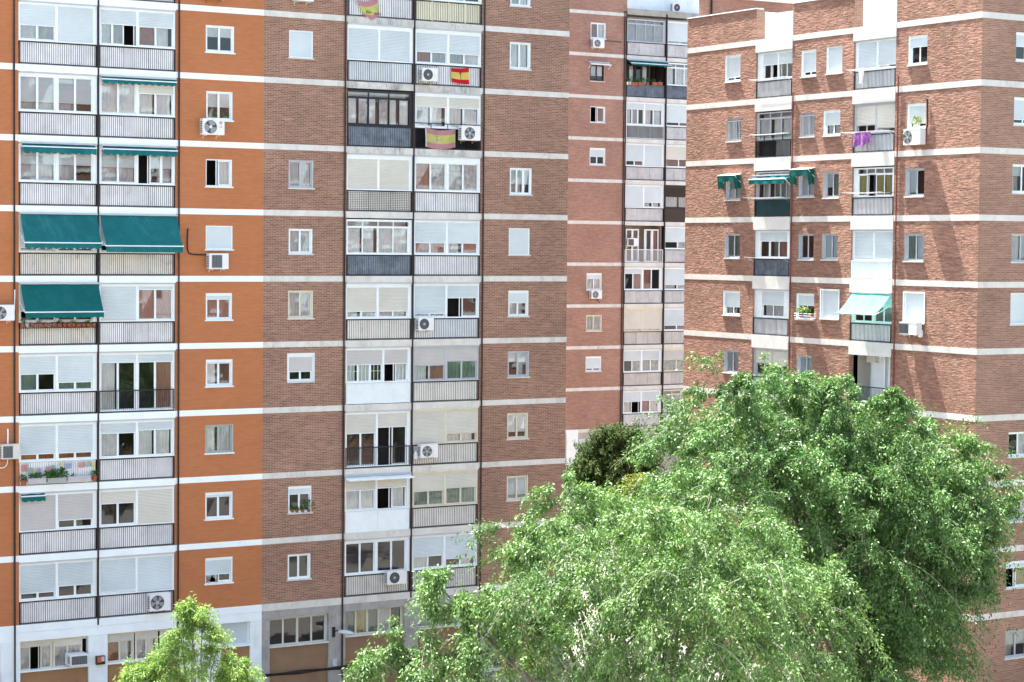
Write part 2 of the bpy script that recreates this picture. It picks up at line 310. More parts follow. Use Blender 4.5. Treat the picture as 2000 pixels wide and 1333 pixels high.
def railing(F,o,u0,u1,z0,z1,kind,d=0.):
    """balustrade of flat bars with its infill"""
    r,i=MB(F),MB(F); bm={'wr':'white','pw':'white'}.get(kind,'black')
    if kind=='ps':
        i.m('white'); h=(u0+u1)/2; i.box(u0+.01,h-.004,d-.07,d-.02,z0,z1); i.box(h+.004,u1-.01,d-.07,d-.02,z0,z1); i.build('infill_panel',o); return
    r.m(bm); L=u1-u0
    r.box(u0+.01,u1-.01,d-.045,d-.005,z1-.04,z1); r.box(u0+.01,u1-.01,d-.045,d-.005,z0+.03,z0+.065)
    for x in (u0+.01,u1-.045): r.box(x,x+.035,d-.044,d-.002,z0,z1-.001)
    n=max(4,round(L/.088)); bw=.0078 if kind!='dk' else .007
    for k in range(1,n):
        x=u0+L*k/n; t=bw*(1.5 if k%max(1,n//3)==0 else 1); r.box(x-t,x+t,d-.030,d-.021,z0+.065,z1-.04)
    if kind=='y':
        r.m('cream')
        for k in (1,2,3): x=u0+L*k/4; r.box(x-.03,x+.03,d-.05,d-.001,z0+.02,z1-.02)
    if kind=='mesh':
        k=z0+.12
        while k<z1-.06: r.box(u0+.03,u1-.03,d-.032,d-.018,k,k+.012); k+=.075
    r.build('railing',o)
    im={'w':'in_white','g':'in_grey','b':'in_beige','y':'in_yellow','dk':'in_dark','pw':'white','mesh':'in_beige','gr':'in_green'}.get(kind)
    if im:
        i.m(im)
        m=3 if kind in('w','b','g') else 4
        for k in range(m):
            a=u0+.03+(L-.06)*k/m; b=u0+.03+(L-.06)*(k+1)/m; e=R.uniform(-.006,.006)
            i.box(a+.002,b-.002,d-.052+e,d-.040+e,z0+.02,z1-.03-R.random()*.02)
        i.build('infill_panel',o)
def bay(bld,F,u0,u1,zc,zs,sh=(0,0),p=('dd','dd'),fr='white',shm='sh_white',rail='w',kind='std',split=.5,head=.15,blind=.6,slab='conc_white',slabh=.28,rh=.90,jl=.07,jr=.15,grid=False,hand=False,d=-.03,sl=True,gapm='room',trc='cccc',sd=.035,cass=True):
    """one balcony of a column: slab edge, balustrade and the glazed enclosure above it"""
    s=MB(F); s.m(slab)
    if sl: s.box(u0-.02,u1+.02,-1.5,sd,zs-slabh,zs)
    o=s.build('balcony',bld) if sl else bld
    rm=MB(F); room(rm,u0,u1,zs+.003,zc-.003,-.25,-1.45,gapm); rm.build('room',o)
    top=zs+rh
    if rail!='none': railing(F,o,u0+.02,u1-.02,zs,top,rail)
    if hand:
        h=MB(F); h.m('black'); h.box(u0+.02,u1-.02,-.03,.0,top+.2,top+.235)
        for k in range(1,4): x=u0+(u1-u0)*k/4; h.box(x-.015,x+.015,-.03,0,top,top+.2)
        h.build('handrail',o)
    if kind=='open': return o
    fm,gl,cu,sm=MB(F),MB(F),MB(F),MB(F); fm.m(fr)
    zw=zs+.04 if kind=='fd' else top+.012
    e=zc-head
    if cass and kind!='tr': fm.m('alu' if fr=='white' else fr); fm.box(u0+.02,u1-.02,d-.01,d+.075,zc-.055,zc-.004); fm.m(fr)
    fm.box(u0+.005,u1-.005,d-.09,d,e,zc-.056); fm.box(u0+.005,u1-.005,d-.09,d+.02,zw,zw+.055)
    fm.box(u0+.005,u0+jl,d-.09,d,zw+.055,e); fm.box(u1-jr,u1-.005,d-.09,d,zw+.055,e)
    a,b,c=u0+jl,u1-jr,zw+.055
    if kind=='tr':
        zt=e-.24; n=len(trc); fm.box(a,b,d-.06,d-.005,zt,zt+.05)
        for k in range(1,n if n<5 else 4):
            m_=n if n<5 else 3
            if k>=m_: break
            x=a+(b-a)*k/m_; fm.box(x-.022,x+.022,d-.06,d-.004,zt+.05,e)
        gl.m('glass'); gl.q((a,d-.03,zt),(b,d-.03,zt),(b,d-.03,e),(a,d-.03,e))
        cu.m('cur_grey'); cu.q((a,d-.3,zt),(b,d-.3,zt),(b,d-.3,e),(a,d-.3,e))
        sashes(F,fm,gl,cu,a,b,c,zt,trc,fr,d-.03,.035,blind)
    else:
        nh=len(sh); mu=.05; cuts=[a,b] if nh==1 else [a,a+(b-a)*split,b]
        for k in range(nh):
            if k: gl.build('pane',o); cu.build('curtain',o); sm.build('roller_shutter',o); gl,cu,sm=MB(F),MB(F),MB(F)
            x0=cuts[k]+(mu if k else 0); x1=cuts[k+1]-(mu if k<nh-1 else 0)
            if k: fm.m(fr); fm.box(cuts[k]-mu,cuts[k]+mu,d-.085,d-.004,c,e)
            z=e-(e-c)*sh[k]
            if sh[k]>0: sm.m(shm); sm.slats(x0,x1,d-.03,z,e,.06,.020); sm.m(fr); sm.box(x0,x1,d-.035,d-.01,z-.03,z)
            if sh[k]<.97: sashes(F,fm,gl,cu,x0,x1,c,e,p[k],fr,d-.055,.05,blind,grid=grid)
    fm.build('window_frame',o); gl.build('pane',o); cu.build('curtain',o); sm.build('roller_shutter',o)
    return o
# ------------------------------------------------------------------ BUILDING 1a: orange apartment block
UB=37.4141; UL=4.; UR=52.4157; Z1T=ZA+H*2+1.2; DB=13.
ob=thing('apartment_building','long apartment block front painted bright orange with white bands, at the left edge','apartment block',(UL,F1.pos,GZ))
bb=thing('apartment_building','brown brick apartment block with pale concrete bands joined to the orange block','apartment block',(UB,F1.pos,GZ))
uA=(F1.u(36.5),F1.u(190)); uB=(F1.u(192.5),F1.u(342)); uC=(F1.u(676),F1.u(804.5)); uD=(F1.u(807),F1.u(937))
ORW=[(402,49,457,101,dict(p='kk',blind=.42)),(403,178,454,234,dict(p='kk',blind=.55)),(402,311,453,364,dict(p='oc')),
 (402,441,454,487,dict(sh=1)),(402,573,453,625,dict(sh=.2,p='rr')),(402,703,454,755,dict(sh=.1,p='cd')),
 (401,831,455,886,dict(p='cg',fr='greyg')),(401,963,454,1015,dict(sh=.13,p='dd')),(401,1091,454,1141,dict(sh=.66,p='od'))]
for x0,y0,x1,y1,k in ORW: window(ob,F1,(x0,y0,x1,y1),rev='white',dep=.10,**k)
BRW=[(565,59,611,112,dict(sh=1)),(564,313,612,367,dict(p='gg',fr='alu')),(564,447,610,496,dict(p='gg')),(563,568,611,622,dict(p='gg',fr='cream')),
 (563,693,612,746,dict(sh=.64,p='dd',shm='sh_grey',surround=True)),(563,951,608,1003,dict(sh=.27,p='dd')),(562,1084,606,1133,dict(p='dd')),
 (997,-14,1036,11,dict(p='gc')),(996,82,1036,134,dict(p='cc')),(996,328,1038,380,dict(p='bbb',blind=.62)),(994,446,1034,498,dict(sh=1)),
 (993,568,1032,618,dict(sh=.47,p='gd')),(992,687,1033,737,dict(p='kk',fr='alu',blind=.42)),(991,808,1031,858,dict(p='kk',fr='cream',blind=.76)),(990,931,1031,978,dict(p='bb',fr='cream',blind=.82)),
 (952,1290,975,1310,dict(p='dd'))]
for x0,y0,x1,y1,k in BRW: window(bb,F1,(x0,y0,x1,y1),rev='white' if k.get('fr')!='alu' else 'alu',dep=.09,sillm='conc_clean',**k)
# bay columns: floors -1..8
W=dict
AS=[W(sh=(.9,.9)),W(sh=(.58,1),p=('cg','cc')),W(p=('bb','bb'),blind=.76),W(p=('bb','bb'),blind=.52),W(sh=(.9,.9),rail='b'),W(sh=(.7,.7),rail='b'),W(sh=(.5,.76),p=('td','tt')),
    W(sh=(.80,.80),p=('ww','ww'),rail='none',grid=False),W(sh=(1,.75),shm='sh_grey'),W(sh=(.80,.66),p=('dd','dd'))]
BS=[W(sh=(.9,.9)),W(sh=(.4,.42),p=('cgo','rc')),W(sh=(.08,.36),p=('cc','cc'),shm='sh_cream'),W(p=('bb','obb'),blind=.55),W(sh=(.8,.8),rail='b'),W(sh=(1,.08),p=('dd','rr')),
    W(sh=(.13,.13),p=('cd','dr'),kind='fd',rail='o'),W(sh=(.28,.22),p=('cd','cc')),W(sh=(.34,1),p=('dd','dd'),shm='sh_cream'),W(sh=(.93,1),p=('dd','dd'))]
CS=[W(sh=(.9,.9)),W(sh=(1,1),rail='g',head=.22),W(kind='tr',fr='black',rail='dk',trc='cpcpcc'),W(sh=(1,1),shm='sh_cream',rail='mesh',head=.24,fr='white'),W(kind='tr',rail='dk',trc='cccc'),
    W(sh=(.78,.78),p=('cg','gc'),shm='sh_cream',rail='b',head=.22),W(sh=(.45,.44),p=('ccd','oc'),split=.6,rail='pw',grid=True,shm='sh_grey'),W(sh=(.36,.26),p=('dd','od'),kind='fd',rail='o',shm='sh_cream'),
    W(sh=(.34,.30),p=('cc','oc'),rail='ps',shm='sh_cream',head=.22),W(p=('dd','dd'),rail='b',head=.16)]
DS=[W(sh=(.5,.5),rail='y'),W(sh=(.62,.63),p=('rg','gc'),head=.22),W(sh=(.33,.33),p=('cc','cc'),rail='o',hand=True,shm='sh_cream',head=.2),W(p=('rp','pp'),head=.3),W(sh=(.64,.64),p=('rr','cr')),
    W(sh=(.88,.38),p=('rd','od'),rail='g'),W(sh=(.52,.40),p=('cr','tt'),fr='alu',shm='sh_grey',rail='b'),W(sh=(1,.72),p=('dd','cc'),fr='cream',shm='sh_cream',rail='b'),
    W(sh=(.52,.46),p=('tt','tt'),fr='cream',shm='sh_cream',rail='b'),W(sh=(.60,.74),p=('cd','dc'),rail='b')]
bal={}
for col,(ua,ub),S,bld,slab in (('A',uA,AS,ob,'conc_white'),('B',uB,BS,ob,'conc_white'),('C',uC,CS,bb,'conc'),('D',uD,DS,bb,'conc')):
    for i,sp in enumerate(S):
        k=i-1; sp=dict(sp); sm_=slab if slab!='conc' or k<2 else 'conc_clean'
        bal[col,k]=bay(bld,F1,ua,ub,za(k)-.28,za(k+1),slab=sm_,jl=.06 if col in'AC' else .10,jr=.17 if col in 'AC' else .08,**sp)
    F1.holes.append((ua,ub,za(9),za(-1)))
# pleated infill of the prayer-flag balcony
r=MB(F1); r.m('in_white'); n=34
for i in range(n):
    a=uA[0]+.04+(uA[1]-uA[0]-.08)*i/n; b=uA[0]+.04+(uA[1]-uA[0]-.08)*(i+1)/n; z0=za(7)+.02; z1=za(7)+.90
    r.q((a,-.05,z0),(a+(b-a)*.7,-.05,z0),(a+(b-a)*.7,-.05,z1),(a,-.05,z1)); r.q((a+(b-a)*.7,-.05,z0),(b,-.07,z0),(b,-.07,z1),(a+(b-a)*.7,-.05,z1))
r.build('infill_panel',bal['A',6])
# ground floor: beam, pillars, recessed windows over rendered panels
def ground(bld,px,codes,fr,panel,shh=None,sills=True,shm='sh_cream'):
    x0,y0,x1,y1=px; u0,z1=F1.at(x0,y0); u1,_=F1.at(x1,y0); _,z0=F1.at(x0,y1)
    F1.holes.append((u0,u1,GZ+.3,z1))
    fm,gl,cu,rm,sm=MB(F1),MB(F1),MB(F1),MB(F1),MB(F1); reveal(fm,(u0,u1,GZ+.3,z1),.3,'white_paint' if bld is ob else 'conc_grey')
    fm.m(panel); fm.box(u0+.002,u1-.002,-.3,-.10,GZ+.31,z0-.05); fm.m('white_paint' if bld is ob else 'conc_clean'); fm.box(u0+.003,u1-.003,-.3,.03,z0-.06,z0)
    fm.m(fr); c=.22 if shh else .06; fm.box(u0+.003,u1-.003,-.26,-.19,z1-c,z1-.003)
    for h,(a,b,cd) in enumerate(codes):
        a=u0+(u1-u0)*a; b=u0+(u1-u0)*b; fm.m(fr); fm.box(a,a+.05,-.26,-.18,z0,z1-c); fm.box(b-.05,b,-.26,-.18,z0,z1-c)
        e=z1-c
        if shh: sm.m(shm); sm.slats(a+.05,b-.05,-.215,e-shh[h],e,.05,.012); sm.m(fr); sm.box(a+.05,b-.05,-.22,-.195,e-shh[h]-.03,e-shh[h])
        sashes(F1,fm,gl,cu,a+.05,b-.05,z0,e-(shh[h] if shh else 0),cd,fr,-.225,.045)
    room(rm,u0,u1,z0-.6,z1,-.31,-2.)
    o=fm.build('ground_floor_window',bld); gl.build('pane',o); cu.build('curtain',o); sm.build('roller_shutter',o); rm.build('room',o)
ground(ob,(39.5,1250,173,1312),[(0,.49,'pop'),(.5,.93,'pp')],'cream','panel_brown',(.12,.2))
ground(ob,(210,1233,345,1296),[(0,.40,'wc'),(.42,.75,'pc'),(.78,1,'cc')],'cream','panel_brown',(.25,.25,.3))
ground(ob,(-120,1262,1,1322),[(0,1,'cdc')],'cream','panel_brown',(.3,))
ground(ob,(432,1210,489,1264),[(0,1,'dd')],'white','panel_brown',(.9,),shm='sh_white')
ground(bb,(527,1209,642,1264),[(0,1,'dddd')],'sh_cream','panel_tan')
ground(bb,(675,1192,790,1243),[(0,1,'tytgd')],'cream','panel_tan')
ground(bb,(817,1178,932,1228),[(0,.5,'gg'),(.5,1,'gd')],'cream','panel_tan')
ground(bb,(972,1162,1075,1212),[(0,.5,'gg'),(.5,1,'gd')],'cream','panel_tan')
def shell(bld,F,u0,u1,mat,gmat,zg,zt,dep,holes,band,zb,bh=.24,skip=(),ends=(True,True),bd=.012,g0=None):
    m=MB(F); wall(F,u0,u1,zg,zt,mat,holes,m)
    if gmat: wall(F,u0,u1,g0 if g0 is not None else GZ,zg,gmat,holes,m)
    m.m(mat)
    for e,u in zip(ends,(u0,u1)):
        if e: m.q((u,0,GZ),(u,-dep,GZ),(u,-dep,zt),(u,0,zt))
    m.q((u0,-dep,GZ),(u1,-dep,GZ),(u1,-dep,zt),(u0,-dep,zt))
    m.build('wall',bld)
    rf=MB(F); rf.m('roof_grey'); rf.q((u0,0,zt-.6),(u1,0,zt-.6),(u1,-dep,zt-.6),(u0,-dep,zt-.6)); rf.m('white_paint'); rf.box(u0-.02,u1+.02,-.2,.03,zt,zt+.06); rf.build('roof',bld)
    segs=[]; x=u0
    for a,b in sorted(skip): segs.append((x,a)); x=b
    segs.append((x,u1))
    for z in zb:
        for a,b in segs:
            b_=MB(F); b_.m(band)
            if b-a>.02:
                L=b-a; n=max(1,int(L/1.4))
                for i in range(n): b_.box(a+L*i/n+.001,a+L*(i+1)/n-.001,-.05,bd,z-bh,z)
            b_.build('floor_band',bld)
shell(ob,F1,UL,UB,'brick_orange','white_paint',za(9),Z1T,DB,F1.holes,'conc_white',[za(k) for k in range(-2,9)],.24,[(uA[0]-.02,uB[1]+.02)],(True,False))
shell(bb,F1,UB,UR,'brick_brown','conc_grey',za(9),Z1T,DB,F1.holes,'band_conc',[za(k) for k in range(-2,9)],.24,[(uC[0]-.02,uD[1]+.02)],(False,True))
# beams under the lowest balconies
b=MB(F1); b.m('conc_white'); b.box(UL,UB-.01,-.05,.030,za(9)-.30,za(9)-.001); b.box(UL,UB-.01,-.05,.02,za(9)-.66,za(9)-.305); b.build('ground_floor_beam',ob)
b=MB(F1); b.m('band_conc'); b.box(UB,UR,-.05,.030,za(9)-.30,za(9)-.001); b.m('conc_grey'); b.box(UB,UR,-.05,.015,za(9)-.62,za(9)-.305); b.build('ground_floor_beam',bb)
def vpipe(bld,F,px,r,mat,z0,z1,name,d=.06,wob=.012,n=26,py=545):
    u=F.u(px,py); m=MB(F); m.m(mat)
    m.tube([F.w(u+R.uniform(-wob,wob),d+R.uniform(-wob,wob)*.5,z0+(z1-z0)*i/n) for i in range(n+1)],r,6); m.build(name,bld)
for px,bld in ((26,ob),(346.8,ob),(670,bb),(940,bb)):
    vpipe(bld,F1,px,.014,'cable',GZ+1,Z1T-.3,'cable'); vpipe(bld,F1,px+.9,.012,'pipe',GZ+1,Z1T-.3,'cable'); vpipe(bld,F1,px+2.3,.018,'pipe',GZ+.5,Z1T-.3,'drain_pipe',.05,.003)
for px,bld in ((191.3,ob),(805.8,bb)):
    vpipe(bld,F1,px,.036,'pipe',za(9)-.25,Z1T-.3,'drain_pipe',.045,.002)
m=MB(F1); m.m('pipe'); 
for j in range(4):
    m.tube([F1.w(UB+.1+i*.45,.05+.03*j,F1.at(515,1322)[1]+.04*j+.02*math.sin(i*1.3+j)+.02*(i>9)) for i in range(26)],.022,5)
m.build('cable_bundle',bb)
# ------------------------------------------------------------------ BUILDING 2: taller block set back in the corner
mb_=thing('apartment_building','set-back pale red brick block with white balcony columns, in the corner behind the others','apartment block',(70,F2.pos,GZ))
uE=(F2.u(1219),F2.u(1295.5,500)); uF=(F2.u(1297.5,500),F2.u(1352,500)); UM0,UM1=F2.u(1060,500),F2.u(1420,500)
for x0,y0,x1,y1,k in [(1154,44,1183,75,dict(p='rc')),(1153,126,1180,158,dict(p='kk',blind=.7,fr='brown')),(1153,208,1182,239,dict(p='or')),(1152,289,1182,322,dict(sh=.5,p='dd')),
  (1146,534,1175,567,dict(sh=.32,p='cc')),(1145,616,1175,647,dict(p='gg',fr='cream')),(1144,697,1174,726,dict(sh=.82,p='dd'))]:
    window(mb_,F2,(x0,y0,x1,y1),rev='white',dep=.10,sillm='conc_clean',**k)
ES=[W(kind='tr',fr='alu',rail='w',trc='gggg'),W(kind='open',rail='dk'),W(sh=(.27,.27),p=('cgd','cc'),rail='wr'),W(sh=(.76,1),p=('dr','dd'),rail='w'),W(sh=(1,.76),p=('cc','cc'),rail='w'),
    W(kind='open',rail='wr',gapm='room_lit'),W(sh=(.22,.0),p=('dr','rd'),rail='w'),W(sh=(.92,.92),p=('cc','cc'),fr='cream',shm='sh_cream',rail='b'),W(sh=(.45,.42),p=('dp','pp'),rail='b'),W(sh=(.45,.42),p=('co','rc'),rail='w')]
FS=[W(sh=(.86,),p=('cg',),rail='w'),W(kind='tr',rail='dk',trc='ccc'),W(sh=(.82,),p=('dr',),rail='w'),W(sh=(.62,),p=('rr',),shm='sh_cream',rail='w'),W(sh=(.45,),p=('cc',),fr='brown',shm='sh_brown',rail='ps2'),
    W(sh=(.66,),p=('dc',),rail='w'),W(sh=(.77,),p=('cc',),rail='w'),W(sh=(.76,),p=('dr',),rail='b'),W(sh=(.45,),p=('pp',),fr='cream',shm='sh_grey',rail='b'),W(kind='tr',fr='cream',rail='b',trc='ggg')]
for col,(ua,ub),S in (('E',uE,ES),('F',uF,FS)):
    for k,sp in enumerate(S):
        bal[col,k]=bay(mb_,F2,ua,ub,zm(k)-.26,zm(k+1),slab='conc_clean',slabh=.26,jl=.07,jr=.2 if col=='E' else .1,**sp)
    F2.holes.append((ua,ub,zm(10),zm(0)-.05))
i=MB(F2); i.m('brown'); i.box(uF[0]+.02,uF[1]-.02,-.05,-.01,zm(5)+.01,zm(5)+.9); i.build('infill_panel',bal['F',4])
# things inside the two open balconies: back wall with glazed door
for k,fr in ((1,'brown'),(5,'white')):
    f,gl,cu=MB(F2),MB(F2),MB(F2); a,b=uE[0]+.1,uE[1]-.1
    sashes(F2,f,gl,cu,a+.2,b-.1,zm(k+1)+.05,zm(k)-.5,'dcdcd' if k==1 else 'rdodr',fr,-1.0 if k==1 else -.3,.09)
    f.build('balcony_door',bal['E',k]); gl.build('pane',bal['E',k]); cu.build('curtain',bal['E',k])
Z2T=zm(0)+.12
shell(mb_,F2,UM0,uE[0],'brick_mid','wall_beige',zm(10)-.0,Z2T+2.5,14,F2.holes,'band_conc',[zm(k) for k in range(0,11)],.22)
m=MB(F2); wall(F2,uE[0],UM1,GZ,zm(10),'wall_beige',F2.holes,m); wall(F2,uE[0],UM1,zm(10),zm(0)-.06,'brick_mid',F2.holes,m); m.m('conc_grey'); m.box(uE[0],UM1,-14,.03,zm(0)-.05,Z2T+.22); m.build('wall',mb_)
m=MB(F2); m.m('white_paint'); m.box(F2.u(1219,15,-1.2),F2.u(1366,15,-1.2),-6,-1.2,Z2T+.2,Z2T+4.5); m.build('roof_hut',mb_)
m=MB(F2); m.m('white_paint'); m.box(F2.u(1106,845),F2.u(1128,845),-.03,.08,GZ,zm(10)+.0); m.m('sh_white')
for a,b,y0,y1 in ((1130,1160,858,905),(1163,1215,858,905),(1232,1257,852,884),(1262,1290,852,884)): u0=F2.u(a,870); u1=F2.u(b,870); z1=F2.at(a,y0)[1]; z0=F2.at(a,y1)[1]; m.slats(u0,u1,.01,z0,z1,.06,.015)
m.build('ground_floor_shutter',mb_)
for px in (1214.5,1218,):
    vpipe(mb_,F2,px,.035,'pipe',GZ+.5,Z2T,'drain_pipe',.06,.006,py=500)
vpipe(mb_,F2,1296.3,.06,'pipe',zm(10)-.2,Z2T,'drain_pipe',.05,.002,py=500)
# ------------------------------------------------------------------ BUILDING 3: corner block on the right
cb=thing('apartment_building','corner block of rough red brick with white bands and a sharp vertical edge, at right','apartment block',(F3.pos,F4.pos,GZ))
YB=85.856; Y0=F4.pos
uG=tuple(sorted((F3.u(1471.5,500),F3.u(1542,500)))); uH=tuple(sorted((F3.u(1661.5,500),F3.u(1743.5,500))))
al=dict(fr='alu',p='bb',blind=.9)
RW=[(1417,110,1446,161,dict(sh=.86,p='dd')),(1420,233,1447,277,dict(fr='alu',p='gg',grille=True)),(1418,350,1446,391,dict(fr='alu',p='gg')),(1416,457,1445,504,dict(fr='alu',p='tt')),(1413,568,1445,615,dict(sh=.66,p='dd')),(1414,683,1442,727,dict(fr='alu',p='bb',blind=.95)),
 (1566,100,1594,151,dict(sh=.84,p='dd')),(1564,222,1591,268,dict(fr='alu',p='gg',grille=True)),(1560,333,1590,385,dict(fr='alu',p='gg')),(1560,457,1589,507,dict(fr='alu',p='dd')),(1556,573,1590,623,dict(sh=.45,p='dd')),(1557,694,1586,745,dict(fr='alu',p='bb',blind=.9)),
 (1615,93,1645,145,dict(sh=1)),(1609,217,1641,266,dict(sh=.57,p='cc')),(1609,337,1638,387,dict(fr='alu',p='tb')),(1606,457,1636,507,dict(fr='alu',p='bb',blind=.95)),(1604,567,1638,622,dict(sh=1,surround=True)),
 (1775,72,1811,128,dict(sh=.37,p='dd')),(1773,204,1808,252,dict(sh=.82,p='dd')),(1769,330,1805,384,dict(fr='alu',p='db',blind=.9)),(1767,457,1804,510,dict(fr='alu',p='bt',blind=.95)),(1766,572,1805,630,dict(sh=1,surround=True))]
for x0,y0,x1,y1,k in RW: window(cb,F3,(x0,y0,x1,y1),rev='white' if k.get('fr')!='alu' else 'alu',dep=.14,sillm='conc_clean',**k)
RF=[(1985,63,2027,119,dict(sh=.48,p='dd')),(1981,190,2022,244,dict(sh=.82,p='dd')),(1978,321,2020,377,dict(p='bd',blind=.4)),(1976,457,2018,512,dict(p='cb',fr='alu',blind=.9)),(1974,573,2016,634,dict(sh=1)),
 (1970,845,2012,893,dict(p='dc')),(1969,977,2011,1020,dict(p='cgc',fr='alu')),(1965,1098,2008,1150,dict(sh=.22,p='oy')),(1964,1233,2008,1287,dict(p='bb',fr='alu',blind=.55))]
for x0,y0,x1,y1,k in RF: window(cb,F4,(x0,y0,x1,y1),rev='white',dep=.12,sillm='conc_clean',**k)
GS=[W(sh=(.42,.42),p=('do','od'),shm='sh_white',jl=.05,jr=.42,rail='w'),W(kind='tr',fr='alu',rail='o',trc='ccc',hand=True),W(kind='tr',fr='alu',rail='gr',trc='gdddgd'),W(sh=(.34,),p=('rdd',),jl=.3,jr=.35,rail='dk'),W(sh=(.52,),p=('cc',),jl=.5,jr=.55,rail='w'),W(sh=(.55,.5),p=('dd','rd'),shm='sh_cream',fr='alu'),W(sh=(.5,.5)),W(sh=(.6,.5)),W(sh=(.6,.5))]
HS=[W(sh=(.88,1),p=('dd','dd'),rail='g',jr=.2),W(sh=(.84,.70),p=('od','dd'),fr='alu',shm='sh_cream',rail='g'),W(kind='tr',rail='w',trc='yyoy',jl=.2,jr=.3),W(sh=(.96,1),p=('dd','dd'),rail='pw'),W(sh=(.4,.4),p=('dd','dd'),rail='w'),W(kind='open',rail='o',gapm='room_lit'),W(sh=(.5,.5)),W(sh=(.6,.5)),W(sh=(.6,.5))]
for col,(ua,ub),S in (('G',uG,GS),('H',uH,HS)):
    for k,sp in enumerate(S):
        bal[col,k]=bay(cb,F3,ua,ub,zr(k)-.60,zr(k+1),slab='fascia',slabh=.60,sd=.03,rh=.80,d=-.10,head=.12,**sp)
    s=MB(F3); s.m('fascia'); s.box(ua-.02,ub+.02,-1.2,.03,zr(0)-.60,zr(0)+.0); s.build('roof_slab',cb)
    F3.holes.append((ua,ub,zr(9),zr(0)+4))
# recess of the lowest open balcony: side door, window and railing
f=MB(F3); f.m('door_ochre'); f.box(uH[0]+.05,uH[0]+.6,-.62,-.55,zr(6)+.02,zr(5)-.75); f.m('white'); f.box(uH[0]+.62,uH[0]+.72,-.62,-.5,zr(6),zr(5)-.65); f.box(uH[0]+.95,uH[0]+1.05,-.62,-.5,zr(6),zr(5)-.65); f.box(uH[0]+1.05,uH[1]-.5,-1.2,-.9,zr(6),zr(5)-.62)
f.m('sh_cream'); f.box(uH[1]-.95,uH[1]-.35,-.9,-.7,zr(5)-.95,zr(5)-.65); f.build('balcony_door',bal['H',5])
ZPT=F3.at(1341,38)[1]
m=MB(F3); wall(F3,Y0,YB,zr(9),ZPT,'brick_rough',F3.holes,m)
wall(F3,Y0,YB,GZ,zr(9),'brick_rough',[],m)
for ua,ub in (uG,uH):
    m.m('brick_front')
    for u in (ua,ub): m.q((u,0,zr(9)),(u,-.5,zr(9)),(u,-.5,ZPT),(u,0,ZPT))
    m.m('white_paint')
    for u in (ua,ub): m.q((u,-.5,zr(0)),(u,-1.25,zr(0)),(u,-1.25,ZPT-.1),(u,-.5,ZPT-.1))
    m.q((ua,-1.25,GZ),(ub,-1.25,GZ),(ub,-1.25,ZPT-.1),(ua,-1.25,ZPT-.1))
F4W=F3.pos+22
wall(F4,F3.pos,F4W,GZ,ZPT,'brick_front',F4.holes,m)
m.m('brick_front'); m.poly([(F3.pos,YB,GZ),(F4W,YB,GZ),(F4W,YB,ZPT),(F3.pos,YB,ZPT)]); m.poly([(F4W,Y0,GZ),(F4W,YB,GZ),(F4W,YB,ZPT),(F4W,Y0,ZPT)])
m.build('wall',cb)
m=MB(F3); m.m('roof_grey'); m.poly([(F3.pos+1.3,Y0,ZPT-.8),(F4W,Y0,ZPT-.8),(F4W,YB,ZPT-.8),(F3.pos+1.3,YB,ZPT-.8)])
m.m('white_paint')
x=Y0
for ua,ub in (uH,uG,(YB,YB)):
    m.box(x,ua,-.4,.03,ZPT,ZPT+.05); m.m('brick_front'); m.q((x,-.5,ZPT-.9),(ua,-.5,ZPT-.9),(ua,-.5,ZPT),(x,-.5,ZPT)); m.q((x,0,ZPT),(ua,0,ZPT),(ua,-.5,ZPT),(x,-.5,ZPT)); m.m('white_paint'); x=ub
m.build('roof',cb)
segs=[(Y0-.012,uH[0]-.02),(uH[1]+.02,uG[0]-.02),(uG[1]+.02,YB)]
for k in range(0,10):
    z=zr(k)
    for a,b in segs:
        b_=MB(F3); b_.m('conc_clean'); L=b-a; n=max(1,int(L/1.4))
        for i in range(n): b_.box(a+L*i/n+.001,a+L*(i+1)/n-.001,-.05,.012,z-.25,z)
        if a>Y0: b_.build('floor_band',cb)
        else: b0=b_
    b_=b0; b_.F=F4
    for i in range(14): b_.box(F3.pos+.02+1.5*i+.001,F3.pos+.02+1.5*(i+1)-.001,-.05,.012,z-.25,z)
    b_.build('floor_band',cb)
for px in (1546,1750.5): vpipe(cb,F3,px,.03,'red_pipe',GZ,zr(0)-2.6 if px<1600 else zr(0)-2.3,'gas_pipe',.05,.002,py=500)
# rear wing standing behind the roof of the corner block
FH=Facade('y',90.5); xh=FH.u(1383,15); yh=Facade('x',xh).at(1365,15)[0]; zh=FH.at(1430,0)[1]+.05; m=MB()
m.m('brick_mid').wbox(xh,xh+18,90.5,yh,GZ,zh); m.m('white_paint').wbox(xh-.1,xh+18.1,90.38,yh+.1,zh,zh+.8); m.m('pipe').wbox(xh+.15,xh+.22,90.41,90.49,GZ,zh-.02); m.build('rear_wing',cb)
# ------------------------------------------------------------------ opposite side of the courtyard (seen in the window panes only)
FO=Facade('y',-9.); op=thing('apartment_building','sunlit brick block across the courtyard, seen only as reflections in window panes','apartment block',(0,-9,GZ))
m=MB(); m.m('brick_mid'); m.wbox(-70,110,-24,-9,GZ,14); m.m('white_paint')
m.build('wall',op); m=MB(); m.m('white_paint')
for k in range(12): m.wbox(-70,110,-8.99,-8.9,GZ+3+H*k-.3,GZ+3+H*k)
m.build('floor_band',op); m=MB()
for k in range(12):
    for i in range(30):
        x=-68+6*i; z=GZ+3+H*k+.9; m.m('white'); m.wbox(x,x+2.6,-8.995,-8.93,z-.9,z+1.5) if i%2 else m.wbox(x,x+1.3,-8.995,-8.93,z,z+1.3)
        m.m('ac_dark'); m.wbox(x+.1,x+1.2,-8.94,-8.92,z+.1,z+.8)
m.build('window',op)
